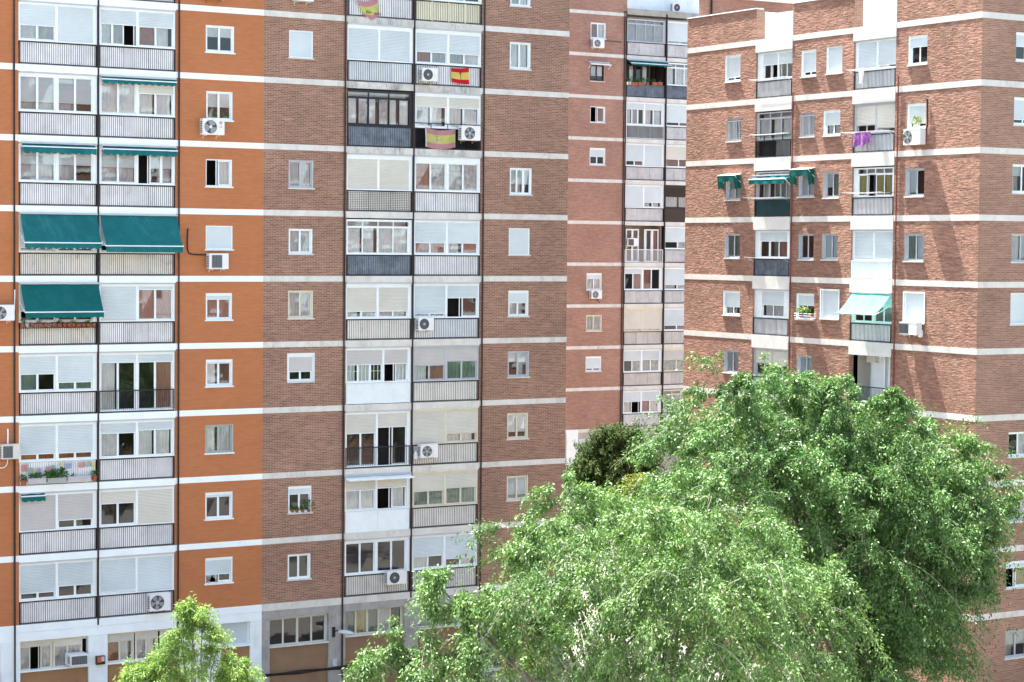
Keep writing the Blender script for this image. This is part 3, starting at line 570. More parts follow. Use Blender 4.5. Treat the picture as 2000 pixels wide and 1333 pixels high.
# ------------------------------------------------------------------ things on the facades
GA='air conditioner units on the facades'
def ac_unit(F,rect,label,style='round',d=.10,dp=.30,body='ac_white',logo=False,fan=.36,bracket=True,hang=True):
    """split-system outdoor unit; rect is its front face in the photograph"""
    x0,y0,x1,y1=rect; D=d+dp
    ua,z1=F.at(x0,y0,D); ub,_=F.at(x1,(y0+y1)/2,D); _,z0=F.at(x0,y1,D); u0,u1=min(ua,ub),max(ua,ub); wd,h=u1-u0,z1-z0
    fl=F.ax=='x'                       # fan on the side that is left in the photograph
    U=lambda t:(u1-t*wd) if fl else (u0+t*wd)
    t=thing('air_conditioner',label,'air conditioner',F.w((u0+u1)/2,d+dp/2,z0),GA)
    c=MB(F); c.m(body); e=.02
    c.box(u0+e,u1-e,d,D,z0,z1); c.box(u0,u0+e,d,D-e,z0+e,z1-e); c.box(u1-e,u1,d,D-e,z0+e,z1-e); c.box(u0-.008,u1+.008,d-.005,D+.008,z1,z1+.018)
    o=c.build('casing',t)
    s=MB(F); s.m('ac_dark'); su=min(U(0),U(0)+(.006 if fl else -.006)); 
    for k in range(7):
        z=z0+h*(.12+.11*k); s.box(su,su+.006,d+.04,D-.05,z,z+h*.06)
    s.build('side_vent',t)
    cu,cz,rr=U(fan),z0+h*.5,min(h*.42,wd*.33)
    gm=MB(F); gm.m('ac_dark')
    if style=='square':
        a,b=sorted((U(fan-.30),U(fan+.24))); gm.m('ac_grille').box(a,b,D-.01,D+.004,z0+h*.08,z1-h*.08); gm.m('ac_dark')
        n=14
        for k in range(1,n): z=z0+h*.08+h*.84*k/n; gm.box(a+.01,b-.01,D+.004,D+.008,z-.006,z+.006)
        for k in range(1,7): x=a+(b-a)*k/7; gm.box(x-.005,x+.005,D+.004,D+.010,z0+h*.1,z1-h*.1)
    else:
        gm.disc(cu,D+.003,cz,rr,28); gm.m('ac_grille')
        for q in (1,.82,.64,.46,.28): gm.disc(cu,D+.014,cz,rr*q,28,rr*q-.009)
        for k in range(12 if style!='three' else 0):
            a=2*math.pi*k/12; ca,sa=math.cos(a),math.sin(a); q=.004
            gm.q((cu-sa*q,D+.012,cz+ca*q),(cu+sa*q,D+.012,cz-ca*q),(cu+ca*rr+sa*q,D+.012,cz+sa*rr-ca*q),(cu+ca*rr-sa*q,D+.012,cz+sa*rr+ca*q))
        f=MB(F); f.m('ac_blade' if style!='dark' else 'ac_dark'); 
        for k in range(3 if style=='three' else 5):
            a0=2*math.pi*k/(3 if style=='three' else 5)+.5; sp=1.5 if style=='three' else .75
            P=[(cu,D+.006,cz)]+[(cu+rr*.93*math.cos(a0+sp*j/5),D+.006+.003*j/5,cz+rr*.93*math.sin(a0+sp*j/5)) for j in range(6)]
            f.q(*P)
        f.m('ac_white'); f.disc(cu,D+.011,cz,rr*.22,14); f.build('fan',t)
    gm.build('fan_grille',t)
    if bracket:
        b=MB(F); b.m('rust' if R.random()<.5 else 'ac_beige')
        for q in (.18,.78):
            x=u0+wd*q; b.box(x-.02,x+.02,.0,D-.03,z0-.05,z0-.01); b.box(x-.015,x+.015,.0,.03,z0-.13 if hang else z0-.06,z0-.05)
        b.build('bracket',t)
    if logo:
        l=MB(F); l.m('logo_red'); l.disc(U(.82),D+.006,z0+h*.77,h*.105,18); l.m('ac_white'); l.disc(U(.82),D+.009,z0+h*.77,h*.07,16,h*.05)
        l.box(U(.815),U(.83),D+.008,D+.0095,z0+h*.73,z0+h*.81)
        l.m('logo_grey'); x,z,q=U(.76),z0+h*.48,h*.11
        l.box(x,x+q*.2,D+.004,D+.008,z,z+q); l.box(x+q*.2,x+q*.7,D+.004,D+.008,z,z+q*.2)
        x+=q*.95
        l.box(x,x+q*.2,D+.004,D+.008,z,z+q); l.box(x+q*.2,x+q*.8,D+.004,D+.008,z+q*.8,z+q); l.box(x+q*.2,x+q*.8,D+.004,D+.008,z,z+q*.2); l.box(x+q*.6,x+q*.8,D+.004,D+.008,z+q*.2,z+q*.5); l.box(x+q*.4,x+q*.6,D+.004,D+.008,z+q*.35,z+q*.5)
        l.build('badge',t)
    return t
ac_unit(F1,(396,232,439,263),'white air conditioner with a red round badge, under the orange wall window with plants',style='three',logo=True)
ac_unit(F1,(409,496,447,526),'pale air conditioner with a square fan guard, under the shuttered window of the orange wall',style='square',fan=.42)
ac_unit(F1,(-16,597,29,627),'white air conditioner cut by the left edge, beside the lowest long teal awning',style='round')
ac_unit(F1,(3,870,39,898),'beige air conditioner with a grey square guard beside the prayer flag balcony',style='square',body='ac_beige',fan=.38)
ac_unit(F1,(403,-28,442,-3),'air conditioner above the highest window of the orange wall, only its brackets in view',style='round')
ac_unit(F1,(576,-30,614,1),'air conditioner at the top edge above the highest brick wall window, underside in view',style='round')
ac_unit(F1,(825,133,856,158),'white air conditioner beside the bright red and yellow flag, on the same balcony',style='dark')
ac_unit(F1,(902,246,939,274),'white air conditioner with a big spoked fan beside the faded flag with the crest',style='round',fan=.42)
ac_unit(F1,(818,621,848,646),'white air conditioner with a dark fan on the balcony below the open dark window',style='dark')
ac_unit(F1,(822,870,856,895),'white air conditioner with a grey fan on the beige balcony beside a white water bottle',style='round')
ac_unit(F1,(757,1117,795,1143),'white air conditioner with a black fan, hung below four tall dark panes',style='dark')
ac_unit(F1,(293,1162,333,1195),'white air conditioner with a grey fan on the lowest white balcony, above the young tree',style='round')
ac_unit(F2,(1159,76,1181,93),'small white air conditioner under the top window of the set-back block',style='round')
ac_unit(F2,(1156,568,1176,584),'small white air conditioner with cable under a window halfway up the set-back block',style='round')
ac_unit(Facade('y',F2.pos+1.2),(1314,6,1337,23),'white air conditioner with a black fan standing high on the roof before a white wall',style='dark',d=.5,bracket=False)
ac_unit(F2,(1226,466,1246,481),'white air conditioner standing on the open balcony with the white railing',style='square',d=.0)
ac_unit(F3,(1764,254,1797,284),'white air conditioner with a plant pot above it, on the rough brick wall',style='round',fan=.27)
ac_unit(F3,(1756,630,1790,653),'white air conditioner beside a hanging white bottle on the rough brick wall',style='square',fan=.3)
def hose(F,pts,r,mat,label,d=.05):
    m=MB(F); m.m(mat); P=[Vector(F.w(*(lambda q:(q[0],d,q[1]))(F.at(x,y,d)))) for x,y in pts]; Q=[]
    for i in range(len(P)-1):
        for k in range(5): t=k/5; a=P[max(i-1,0)]; b,c=P[i],P[i+1]; e=P[min(i+2,len(P)-1)]; Q.append(.5*((2*b)+(c-a)*t+(2*a-5*b+4*c-e)*t*t+(3*b-a-3*c+e)*t**3))
    m.tube(Q+[P[-1]],r,6); return tag(m.build('hose',smooth=True),label,'hose')
hose(F1,((367,447),(366,470),(367,490),(375,497),(403,498)),.028,'pipe','black hose looping down the orange wall to the square fan air conditioner')
hose(F1,((15,838),(15.5,850),(15,870)),.035,'white','white wrapped hose rising from the beige air conditioner at the left edge')
hose(F1,((15,898),(13,908),(7,914),(-4,914)),.022,'white','white hose curling down under the beige air conditioner at the left edge')
hose(F1,((28.5,566),(28.5,580),(28,607)),.03,'white','white straight duct rising from the white air conditioner at the left edge')
hose(F3,((1811,194),(1811.5,215),(1811,245),(1806,256),(1797,259)),.035,'pipe','dark hose rising beside the shuttered window with the bowl plant')
hose(F3,((1790,640),(1797,636),(1802,640),(1800,650)),.02,'pipe','short black hose between the air conditioner and the hanging white bottle')
hose(F2,((1181,80),(1195,81),(1215,83)),.02,'pipe','thin black cable running from the highest small air conditioner to the drain pipe')
hose(F2,((1167,584),(1168,588),(1172,592)),.02,'pipe','short cable dangling below the lower small air conditioner')
# box air conditioner in the ground floor window
F=F1; u0,z1=F.at(138,1281,.45); u1,_=F.at(173,1283,.45); z0=F.at(138,1303,.45)[1]
t=thing('air_conditioner','boxy window air conditioner with a dark front grille, standing on the ground floor sill','air conditioner',F.w((u0+u1)/2,.2,z0),GA)
c=MB(F); c.m('ac_white'); c.box(u0,u1,-.22,.43,z0,z1); c.build('casing',t)
c=MB(F); c.m('ac_dark'); c.box(u0+.05,u1-.05,.43,.44,z0+.06,z1-.06); c.m('ac_grille')
for k in range(12): z=z0+.08+(z1-z0-.16)*k/11; c.box(u0+.06,u1-.06,.44,.446,z-.006,z+.004)
for k in range(9): x=u0+.08+(u1-u0-.16)*k/8; c.box(x-.004,x+.004,.44,.449,z0+.07,z1-.07)
c.build('grille',t)
c=MB(F); c.m('ac_grille')
for k in range(3): c.box(u0-.006,u0,.1+.1*k,.16+.1*k,z0+.08,z1-.08)
c.build('side_vent',t)
# condensate bottles
def bottle(F,px,py,h,label,d=.12):
    u,z=F.at(px,py,d); b=MB(); b.m('linen'); r=h*.28; b.lathe(F.w(u,d,z),[(r*.9,0),(r,.03),(r,h*.55),(r*.8,h*.72),(r*.35,h*.85),(r*.35,h)],12)
    return tag(b.build('water_bottle',smooth=True),label,'bottle')
bottle(F1,812,897,.36,'white plastic water bottle left of the air conditioner on the beige balcony')
bottle(F3,1798,659,.40,'white plastic water bottle hanging beside the air conditioner on rough brick')
# ------------------------------------------------------------------ awnings
GW='fabric awnings over balconies and windows'
def awning(F,u0,u1,zt,out,drop,mat,label,val=.20,scallop=True,arms=True,cas=True,bar='white',sag=.04,inset=.0):
    t=thing('awning',label,'awning',F.w((u0+u1)/2,0,zt),GW)
    f=MB(F); f.m(mat); nu,nv=14,8
    P=lambda i,j:(u0+(u1-u0)*i/nu,.06+(out-.06)*(j/nv),zt-drop*(j/nv)-sag*math.sin(math.pi*j/nv)-.03*math.sin(i*1.7+.5*j)*math.sin(math.pi*j/nv)-.012*math.sin(i*.8))
    for i in range(nu):
        for j in range(nv): f.q(P(i,j),P(i+1,j),P(i+1,j+1),P(i,j+1))
    f.build('fabric',t,smooth=True)
    v=MB(F); v.m(mat); n=max(6,int((u1-u0)/.028)); pr=None; per=.28
    for i in range(n+1):
        x=u0+(u1-u0)*i/n; b=val-(.045*(1-abs(math.sin(math.pi*(x-u0)/per))) if scallop else 0); dd=out+.02+.012*math.sin(x*9)
        if pr: v.q((pr[0],out+.012,zt-drop),(x,out+.012,zt-drop),(x,dd,zt-drop-b),(pr[0],pr[2],zt-drop-pr[1]))
        pr=(x,b,dd)
    v.build('valance',t)
    b=MB(F); b.m(bar); b.tube([F.w(u0-.03,out,zt-drop),F.w(u1+.03,out,zt-drop)],.026,8); b.build('front_bar',t)
    if cas:
        c=MB(F); c.m('alu'); c.box(u0-.05,u1+.03,.03,.13,zt-.0,zt+.07); c.build('cassette',t)
    if arms:
        for x in (u0-.02,u1+.02):
            a=MB(F); a.m('white'); e=.42 if drop>.5 else -.28; a.tube([F.w(x,.02,zt-drop+e),F.w(x,out*.55,zt-drop+e*.38),F.w(x,out,zt-drop)],.016,6); a.build('support_arm',t)
    return t
g_=.03
zz=lambda k:za(k)-.30-.03
awning(F1,uA[0]+.05,uA[1]-.05,zz(3),.62,1.12,'teal2','faded teal awning let down over the upper left balcony, scalloped edge',.24)
awning(F1,uB[0]+.04,uB[1]+.03,zz(3),.75,1.22,'teal2','even teal awning let down over the balcony nearest the orange wall, straight edge',.25,False)
awning(F1,uA[0]+.05,uA[1]+.02,zz(4),.68,1.08,'teal','dark teal awning let down over a row of flower pots',.24)
awning(F1,uB[0]+.1,uB[1]-.03,zz(1),.16,.10,'teal2','rolled teal awning with a wavy edge, above two curtained windows',.18,arms=False)
awning(F1,uA[0]+.12,uA[1]-.12,zz(2),.22,.12,'teal2','rolled teal awning with a deep scalloped edge, over a balcony with an empty planter rail',.26,arms=False)
awning(F1,uB[0]+.14,uB[1]-.02,zz(2),.22,.12,'teal2','rolled teal awning over the balcony directly above the straight edged awning',.24,arms=False)
awning(F1,uA[0]+.06,uA[0]+1.02,zz(7),.16,.08,'teal','torn short piece of teal awning at the left of a grey shuttered balcony',.22,arms=False,cas=False)
awning(F1,uC[0]-.02,uC[1]-.04,zz(7),.42,.10,'white','white fronted rolled awning above the smooth white balcony panel',.05,False,arms=False,bar='white')
awning(F2,uE[0]+.1,uE[1]+.12,zm(1)-.33,.45,.20,'teal2','narrow green awning over the open balcony full of plants',.12,False,arms=False)
awning(F3,uG[0]+.03,uG[1]-.03,zr(2)-.86,.35,.16,'teal2','green awning rolled above a dark glazed balcony on the rough brick wall',.22,False,arms=True)
awning(F3,uH[0]+.02,uH[1]-.25,zr(4)-.64,.92,.86,'turq','sunlit turquoise awning stretched out over a dark balcony',.05,False,arms=True)
def hood(F,rect,label):
    x0,y0,x1,y1=rect; ua,zt=F.at(x0,y0,.0); ub,_=F.at(x1,y0); zb=F.at(x0,y1)[1]; u0,u1=sorted((ua,ub)); dp=.38
    t=thing('awning',label,'awning',F.w((u0+u1)/2,0,zt),GW)
    m=MB(F); m.m('linen'); m.q((u0-.05,0,zt+.03),(u1+.05,0,zt+.03),(u1+.05,dp,zt-.05),(u0-.05,dp,zt-.05)); m.box(u0-.05,u1+.05,dp-.02,dp+.01,zt-.07,zt-.045); m.build('top_cover',t)
    m=MB(F); m.m('green_cl'); n=10
    for i in range(n):
        a,b=u0+(u1-u0)*i/n,u0+(u1-u0)*(i+1)/n; m.q((a,dp,zt-.06),(b,dp,zt-.06),(b,dp+.02*math.sin(i+1),zt-.36-.02*math.cos(i+1)),(a,dp+.02*math.sin(i),zt-.36-.02*math.cos(i)))
    m.build('valance',t)
    for u in (u0,u1):
        m=MB(F); m.m('green_cl')
        for i in range(8):
            a,b=dp*i/8,dp*(i+1)/8; m.q((u+.03*math.sin(i),a,zt-.05),(u+.03*math.sin(i+1),b,zt-.05),(u+.05*math.sin(i*1.3+1.3),b,zb-.05*(i%3)),(u+.05*math.sin(i*1.3),a,zb-.05*((i+2)%3)))
        m.build('side_curtain',t)
    m=MB(F); m.m('white'); m.tube([F.w(u0,0,zt-.4),F.w(u0,dp,zt-.07)],.012,5); m.tube([F.w(u1,0,zt-.4),F.w(u1,dp,zt-.07)],.012,5); m.build('support_arm',t)
hood(F3,(1414,342,1447,368),'green cloth hood with side curtains over the window farthest left on rough brick')
hood(F3,(1556,330,1591,360),'green cloth hood with side curtains over the window right of the red pipe')
u0,zt=F2.at(1150,122); u1=F2.u(1188,122)
awning(F2,u0,u1,zt,.35,.12,'linen','small white awning frame folded above a grey window of the set-back block',.06,False)
# ------------------------------------------------------------------ flags
def flag(F,px,name,label,bands,wave=.03,sag=.10,d=.06,nx=24,lean=0):
    """px: the four corners tl,tr,br,bl in the photograph; bands: (material, share)"""
    C=[F.at(x,y,d) for x,y in px]; m=MB(F)
    def P(s,t):
        a=[C[0][k]*(1-s)+C[1][k]*s for k in (0,1)]; b=[C[3][k]*(1-s)+C[2][k]*s for k in (0,1)]
        return a[0]*(1-t)+b[0]*t, d+wave*math.sin(9*s+2*t+1)*(.35+.65*t), a[1]*(1-t)+b[1]*t-sag*math.sin(math.pi*s)
    t0=0
    for mat,share in bands:
        m.m(mat); n=max(2,int(share*12))
        for j in range(n):
            for i in range(nx):
                a,b=t0+share*j/n,t0+share*(j+1)/n; m.q(P(i/nx,a),P((i+1)/nx,a),P((i+1)/nx,b),P(i/nx,b))
        t0+=share
    o=m.build(name,smooth=True); tag(o,label,'flag'); return o,P
FB=[('fl_red',.27),('fl_yel',.46),('fl_red',.27)]
o,P=flag(F1,((881,133),(916,133),(917,165),(882,160)),'flag','bright red and yellow striped flag with a thin black ribbon',FB,.03,.03)
m=MB(F1); m.m('ink'); c=P(.5,.3)
for k in range(5): m.box(c[0]+.01*k-.012,c[0]+.01*k+.012,c[1]+.015,c[1]+.022,c[2]-.07*(k+1),c[2]-.07*k)
m.box(c[0]-.05,c[0]+.05,c[1]+.015,c[1]+.022,c[2]-.03,c[2]+.02); o['_o']=(0,0,0); m.build('ribbon',o)
o,P=flag(F1,((831,249),(890,252),(890,288),(832,287)),'flag','faded pink and yellow flag with a grey crest hanging over a railing',[('fl_pink',.28),('fl_pale',.44),('fl_pink',.28)],.05,.10); o['_o']=(0,0,0)
m=MB(F1); m.m('fl_white')
for t in range(8): a,b=P(.0,t/8),P(.0,(t+1)/8); m.q((a[0]-.03,a[1]+.004,a[2]),(a[0]+.025,a[1]+.004,a[2]),(b[0]+.025,b[1]+.004,b[2]),(b[0]-.03,b[1]+.004,b[2]))
m.build('hem',o)
m=MB(F1); c=P(.38,.5); s_=.085
def cz(mat,x0,x1,y0,y1,e=.02): m.m(mat); m.box(c[0]+x0*s_,c[0]+x1*s_,c[1]+e-.004,c[1]+e,c[2]+y0*s_,c[2]+y1*s_)
m.m('cur_grey'); m.q(*[(c[0]+x*s_,c[1]+.016,c[2]+y*s_) for x,y in ((-.8,1),(.8,1),(.8,-.5),(.4,-1),(0,-1.2),(-.4,-1),(-.8,-.5))])
cz('fl_pink',-.7,-.05,.1,.85,.024); cz('fl_white',.05,.7,.1,.85,.024); cz('fl_yel',-.7,-.05,-.75,.0,.024); cz('fl_pink',.05,.7,-.75,.0,.024); cz('logo_grey',-.2,.2,-.2,.25,.03)
cz('fl_white',-1.5,-1.2,-1.1,.9); cz('fl_white',1.2,1.5,-1.1,.9); cz('fl_yel',-.6,.6,1.1,1.35); cz('logo_grey',-.5,-.3,1.35,1.6); cz('logo_grey',-.1,.1,1.35,1.7); cz('logo_grey',.3,.5,1.35,1.6); cz('pf_blue',-1.6,-1.1,-1.35,-1.1); cz('pf_blue',1.1,1.6,-1.35,-1.1)
m.build('crest',o)
o,P=flag(F1,((697,1),(738,-6),(741,32),(713,34)),'flag','faded flag with handwriting, tied crookedly at the top edge of the picture',[('fl_pink',.3),('fl_pale',.45),('fl_pink',.25)],.04,.12); o['_o']=(0,0,0)
fc=bpy.data.curves.new('lettering','FONT'); fc.body='Bienvenida'; fc.size=.17; fc.shear=.3; fc.extrude=.002
fo=bpy.data.objects.new('t',fc); COL.objects.link(fo); dg=bpy.context.evaluated_depsgraph_get(); me=bpy.data.meshes.new_from_object(fo.evaluated_get(dg)); bpy.data.objects.remove(fo)
me.materials.clear(); me.materials.append(MATS['ink']); lo=bpy.data.objects.new('lettering',me); COL.objects.link(lo); c=P(.20,.66)
lo.matrix_world=Matrix.Translation(Vector(F1.w(c[0],c[1]+.05,c[2])))@Matrix.Rotation(math.radians(6),4,'Y')@Matrix.Rotation(math.pi/2,4,'X'); ml=lo.matrix_world.copy(); lo.parent=o; lo.matrix_world=ml
# prayer flags
t=thing('prayer_flags','string of faded coloured prayer flags across a white pleated balcony front','bunting',F1.w(uA[0]+1.5,.03,za(7)+.6))
ln=MB(F1); ln.m('linen')
PF=[(43,908,54,922,'pf_red'),(55,914,65,926,'pf_green'),(65.5,916,71.5,926,'pf_yellow'),(72,915,80,926,'pf_blue'),(81,914,88,924,'fl_white'),(89,912,98,924,'pf_red'),(99,909,107,921,'pf_green'),
    (118,903,125,910,'pf_yellow'),(128,905,140,916,'pf_blue'),(143,904,150,914,'fl_white'),(154,903,165,914,'pf_red'),(166,902,177,912,'pf_green'),(179,903,186,913,'pf_yellow')]
pr=None
for x0,y0,x1,y1,mt in PF:
    m=MB(F1); m.m(mt); a=F1.at(x0,y0,.03); b=F1.at(x1,y0,.03); zb=F1.at(x0,y1,.03)[1]
    for i in range(4):
        s0,s1=i/4,(i+1)/4; A=a[0]+(b[0]-a[0])*s0; B=a[0]+(b[0]-a[0])*s1
        m.q((A,.03,a[1]),(B,.03,a[1]),(B,.03+.012*math.sin(s1*5),zb),(A,.03+.012*math.sin(s0*5),zb))
    m.build('pennant',t)
    if pr: ln.tube([F1.w(pr[0],.03,pr[1]),F1.w(a[0],.03,a[1])],.006,4)
    ln.tube([F1.w(a[0],.03,a[1]),F1.w(b[0],.03,a[1])],.006,4); pr=(b[0],a[1])
ln.build('string',t)
# ------------------------------------------------------------------ pots and plants
def leaves(mb,c,r,n,mat,size=.06,up_=.5):
    mb.m(mat); c=Vector(c)
    for _ in range(n):
        v=Vector((R.gauss(0,1),R.gauss(0,1),R.gauss(0,1)+up_)).normalized()*r*R.random()**.5; p=c+Vector((v.x,v.y,max(v.z,-.3*r)))
        d=(v.normalized()*.6+Vector((R.gauss(0,.5),R.gauss(0,.5),R.gauss(0,.4)))).normalized(); s=d.orthogonal().normalized(); s.rotate(Matrix.Rotation(R.random()*6.3,3,d))
        L=size*R.uniform(.7,1.4); mb.poly([p,p+d*L*.5+s*L*.28,p+d*L,p+d*L*.5-s*L*.28])
def pot(F,px,py,w_,h,mat,label,group,plant=None,d=.05,pm='plant',fl=None,n=60):
    """flower pot standing with its base at a photo pixel"""
    u,z=F.at(px,py,d); b=F.w(u,d,z); t=thing('flower_pot',label,'flower pot',b,group)
    p=MB(); p.m(mat); r=w_/2; p.lathe(b,[(r*.72,0),(r*.95,h*.82),(r*1.06,h*.82),(r*1.06,h),(r*.9,h),(r*.85,h*.85)],12); p.build('pot',t,smooth=False)
    if plant:
        q=MB(); leaves(q,(b[0],b[1],b[2]+h+plant*.45),plant,n,pm,.09); 
        if fl: leaves(q,(b[0],b[1],b[2]+h+plant*.8),plant*.9,30,fl,.08)
        q.m('plant'); q.tube([(b[0],b[1],b[2]+h*.8),(b[0]+.01,b[1],b[2]+h+plant*.7)],.008,4); q.build('plant',t)
    return t
def planter(F,px0,px1,py,h,mat,label,group,plants=(),d=.06,dp=.2):
    u0,z=F.at(px0,py,d+dp); u1,_=F.at(px1,py,d+dp); t=thing('planter_box',label,'planter',F.w((u0+u1)/2,d+dp/2,z),group)
    m=MB(F); m.m(mat); e=.02
    m.hex([F.w(u,dd,zz_) for u,s in ((u0,1),(u1,-1)) for dd in (d,d+dp) for zz_ in (z,)]+[]) if False else None
    m.box(u0+e,u1-e,d+e,d+dp-e,z,z+h*.8); m.box(u0,u1,d,d+dp,z+h*.8,z+h); m.build('box',t)
    if plants:
        q=MB()
        for s,r,n in plants: leaves(q,F.w(u0+(u1-u0)*s,d+dp/2,z+h+r*.5),r,n,'plant',.10)
        q.build('plant',t)
    return t
GP='planters and pots along the prayer flag balcony'
pot(F1,46,949,.24,.22,'terracotta','terracotta pot at the left end of the white planters','%s'%GP,.12,d=.12)
planter(F1,54,91,945,.19,'fl_white','left white planter box under the prayer flags, with low sprouts',GP,((.25,.10,40),(.55,.14,60)))
planter(F1,93,131,944,.19,'pot_grey','middle grey planter box with the tallest bushy plants',GP,((.1,.17,90),(.35,.2,120),(.75,.26,160)))
planter(F1,132,179,941,.19,'fl_white','right white planter box under the prayer flags, nearly bare',GP,((.3,.05,14),))
pot(F1,184,940,.24,.22,'terracotta','terracotta pot at the right end of the white planters, against the black pipe',GP,.13,d=.12)
GQ='clay pots in a row under the dark teal awning'
xs=[44,53,63,78,90,105,116,126,135,143,153,163,172,183]
for i,x in enumerate(xs):
    pot(F1,x,639.5,.17,.15,'pot_grey' if i==1 else 'terracotta','grey pot among the clay pots under the dark teal awning' if i==1 else 'small clay pot in the row under the dark teal awning',GQ,.07 if i%3==0 else None,d=.10,n=20)
m=MB(F1); m.m('pipe'); a=F1.at(38,641,.1)[0]; b=F1.at(190,641,.1)[0]; z=F1.at(44,640.5,.1)[1]; m.box(a,b,.0,.2,z-.03,z-.004); o=m.build('pot_shelf',None); tag(o,'dark narrow shelf carrying the row of clay pots','shelf')
GR='pots on the brick wall window sill'
for x,l,pl,pm in ((571,'clay pot with a low green herb at the left of the brick window sill',.10,1),(580,'small clay pot second from the left on the brick window sill',.05,0),(591,'clay pot third from the left on the brick window sill',.05,0),(603,'clay pot with a tall leafy plant at the right of the brick window sill',.30,1)):
    pot(F1,x,1001,.16,.12,'terracotta',l,GR,pl,d=-.02,n=110 if pl>.2 else 40)
pot(F1,417,232,.14,.1,'fl_white','white pot with a dark green plant behind glass, left pane above the badge air conditioner','pots behind the orange wall window',.12,d=-.17); pot(F1,440,233,.14,.1,'fl_white','white pot with a dark green plant behind glass, right pane above the badge air conditioner','pots behind the orange wall window',.12,d=-.17)
GE='pots on the rail of the open balcony'
for x0,x1,l,mt,pl in ((1233,1246,'clay trough left of the pair on the open balcony rail','terracotta',((.6,.14,40),)),(1247,1259,'clay trough in the middle of the open balcony rail, bushy plants','terracotta',((.2,.14,40),(.8,.22,90))),(1275,1285,'clay trough with thin stems, right of the bushy one','terracotta',((.2,.15,40),)),(1286,1295,'clay trough at the right end of the open balcony rail','terracotta',((.5,.06,12),))):
    planter(F2,x0,x1,166.5,.20,mt,l,GE,pl,d=-.06,dp=.2)
pot(F2,1225,166,.2,.2,'in_yellow','yellow pot at the left end of the open balcony rail',GE,.1,d=.02); pot(F2,1230.5,166,.2,.2,'fl_white','white pot beside the yellow pot on the open balcony rail',GE,.22,d=.02)
pot(F2,1265,167,.18,.2,'terracotta','single clay pot right of the bushy trough on the open balcony rail',GE,.2,d=.02)
# window box on the corner block
GS_='plastic pots in the window holder'
for x,mt,l in ((1564.5,'pot_red','crimson plastic pot under pale pink flowers, left in the white window holder'),(1571.5,'pot_blue','blue plastic pot between the two red pots in the white window holder'),(1579.5,'pot_red','red plastic pot right of the blue one in the white window holder')):
    pot(F3,x,620.5,.20,.19,mt,l,GS_,.17 if x<1575 else .1,d=.12,fl='flower' if x<1575 else None,n=90)
u0=F3.u(1590,620,.1); u1=F3.u(1556,620,.1); z=F3.at(1572,621.5,.1)[1]; t=thing('pot_holder','white wire holder carrying three plastic pots below a window','pot holder',F3.w((u0+u1)/2,.12,z)); m=MB(F3); m.m('white'); m.box(u0,u1,.0,.24,z-.03,z-.005)
for zq in (.1,.2): m.tube([F3.w(u0,.0,z+zq),F3.w(u0,.25,z+zq),F3.w(u1,.25,z+zq),F3.w(u1,.0,z+zq)],.01,5)
m.build('frame',t)
pot(F3,1790,250,.30,.14,'fl_white','white bowl with a yellow green plant above an air conditioner','plant above the air conditioner',.22,d=.12,pm='leaf_yellow',n=110)
# ------------------------------------------------------------------ laundry and drying racks
GD='folding drying racks below the balcony windows'
def rack(F,u0,u1,z,out,mat,label):
    t=thing('drying_rack',label,'drying rack',F.w((u0+u1)/2,0,z),GD)
    for u in (u0,u1):
        m=MB(F); m.m(mat); m.tube([F.w(u,-.02,z),F.w(u,out,z+.03)],.008,5); m.tube([F.w(u,-.02,z-.18),F.w(u,out*.7,z+.02)],.006,5); m.build('arm',t)
    m=MB(F); m.m('linen')
    for k in range(5): d=out*(.25+.75*k/4); m.tube([F.w(u0+(u1-u0)*i/6,d,z+.03*d/out-.02*math.sin(math.pi*i/6)) for i in range(7)],.006,4)
    m.build('line',t); return t
rack(F3,uH[0]+.05,uH[1]-.05,zr(2)+.86,.75,'white','white drying rack with purple laundry hanging from it'); rack(F3,uH[0]+.05,uH[1]-.05,zr(1)+.85,.5,'white','white drying rack with one white cloth, highest on the wall')
rack(F3,uH[0],uH[1]-.0,zr(3)+.98,.70,'black','black drying rack with green lines before yellow curtains'); rack(F3,uG[0]+.05,uG[1],zr(3)+.86,.65,'turq','turquoise drying rack below the green rolled awning'); rack(F3,uG[0]+.05,uG[1],zr(4)+.84,.55,'white','white drying rack with a thin upright stick, above the dark railing'); rack(F3,uG[0]+.05,uG[1],zr(2)+1.05,.35,'turq','green drying rail before white curtains'); rack(F3,uG[0]+.05,uG[1],zr(1)+.85,.45,'white','white drying rack below the highest balcony window at left')
def hang(F,px,d,mat,name,label,rag=.1):
    C=[F.at(x,y,d) for x,y in px]; m=MB(F); m.m(mat); n=16
    def P(s,t): return C[0][0]+(C[1][0]-C[0][0])*s+((C[2][0]-C[1][0])*s+(C[3][0]-C[0][0])*(1-s))*t, d+.04*math.sin(12*s+t)*(.4+t), (C[0][1]*(1-s)+C[1][1]*s)*(1-t)+(C[3][1]*(1-s)+C[2][1]*s)*t-rag*t*abs(math.sin(7*s+1))
    for i in range(n):
        for j in range(6): m.q(P(i/n,j/6),P((i+1)/n,j/6),P((i+1)/n,(j+1)/6),P(i/n,(j+1)/6))
    return tag(m.build(name,smooth=True),label,'laundry')
hang(F3,((1667,260),(1700,258),(1700,279),(1667,284)),.36,'purple','laundry','patterned purple clothes drying in front of a dark balcony railing')
hang(F3,((1676,134),(1688,133),(1685,163),(1679,163)),.28,'linen','laundry','long white cloth drying in front of the highest dark railing',.02)
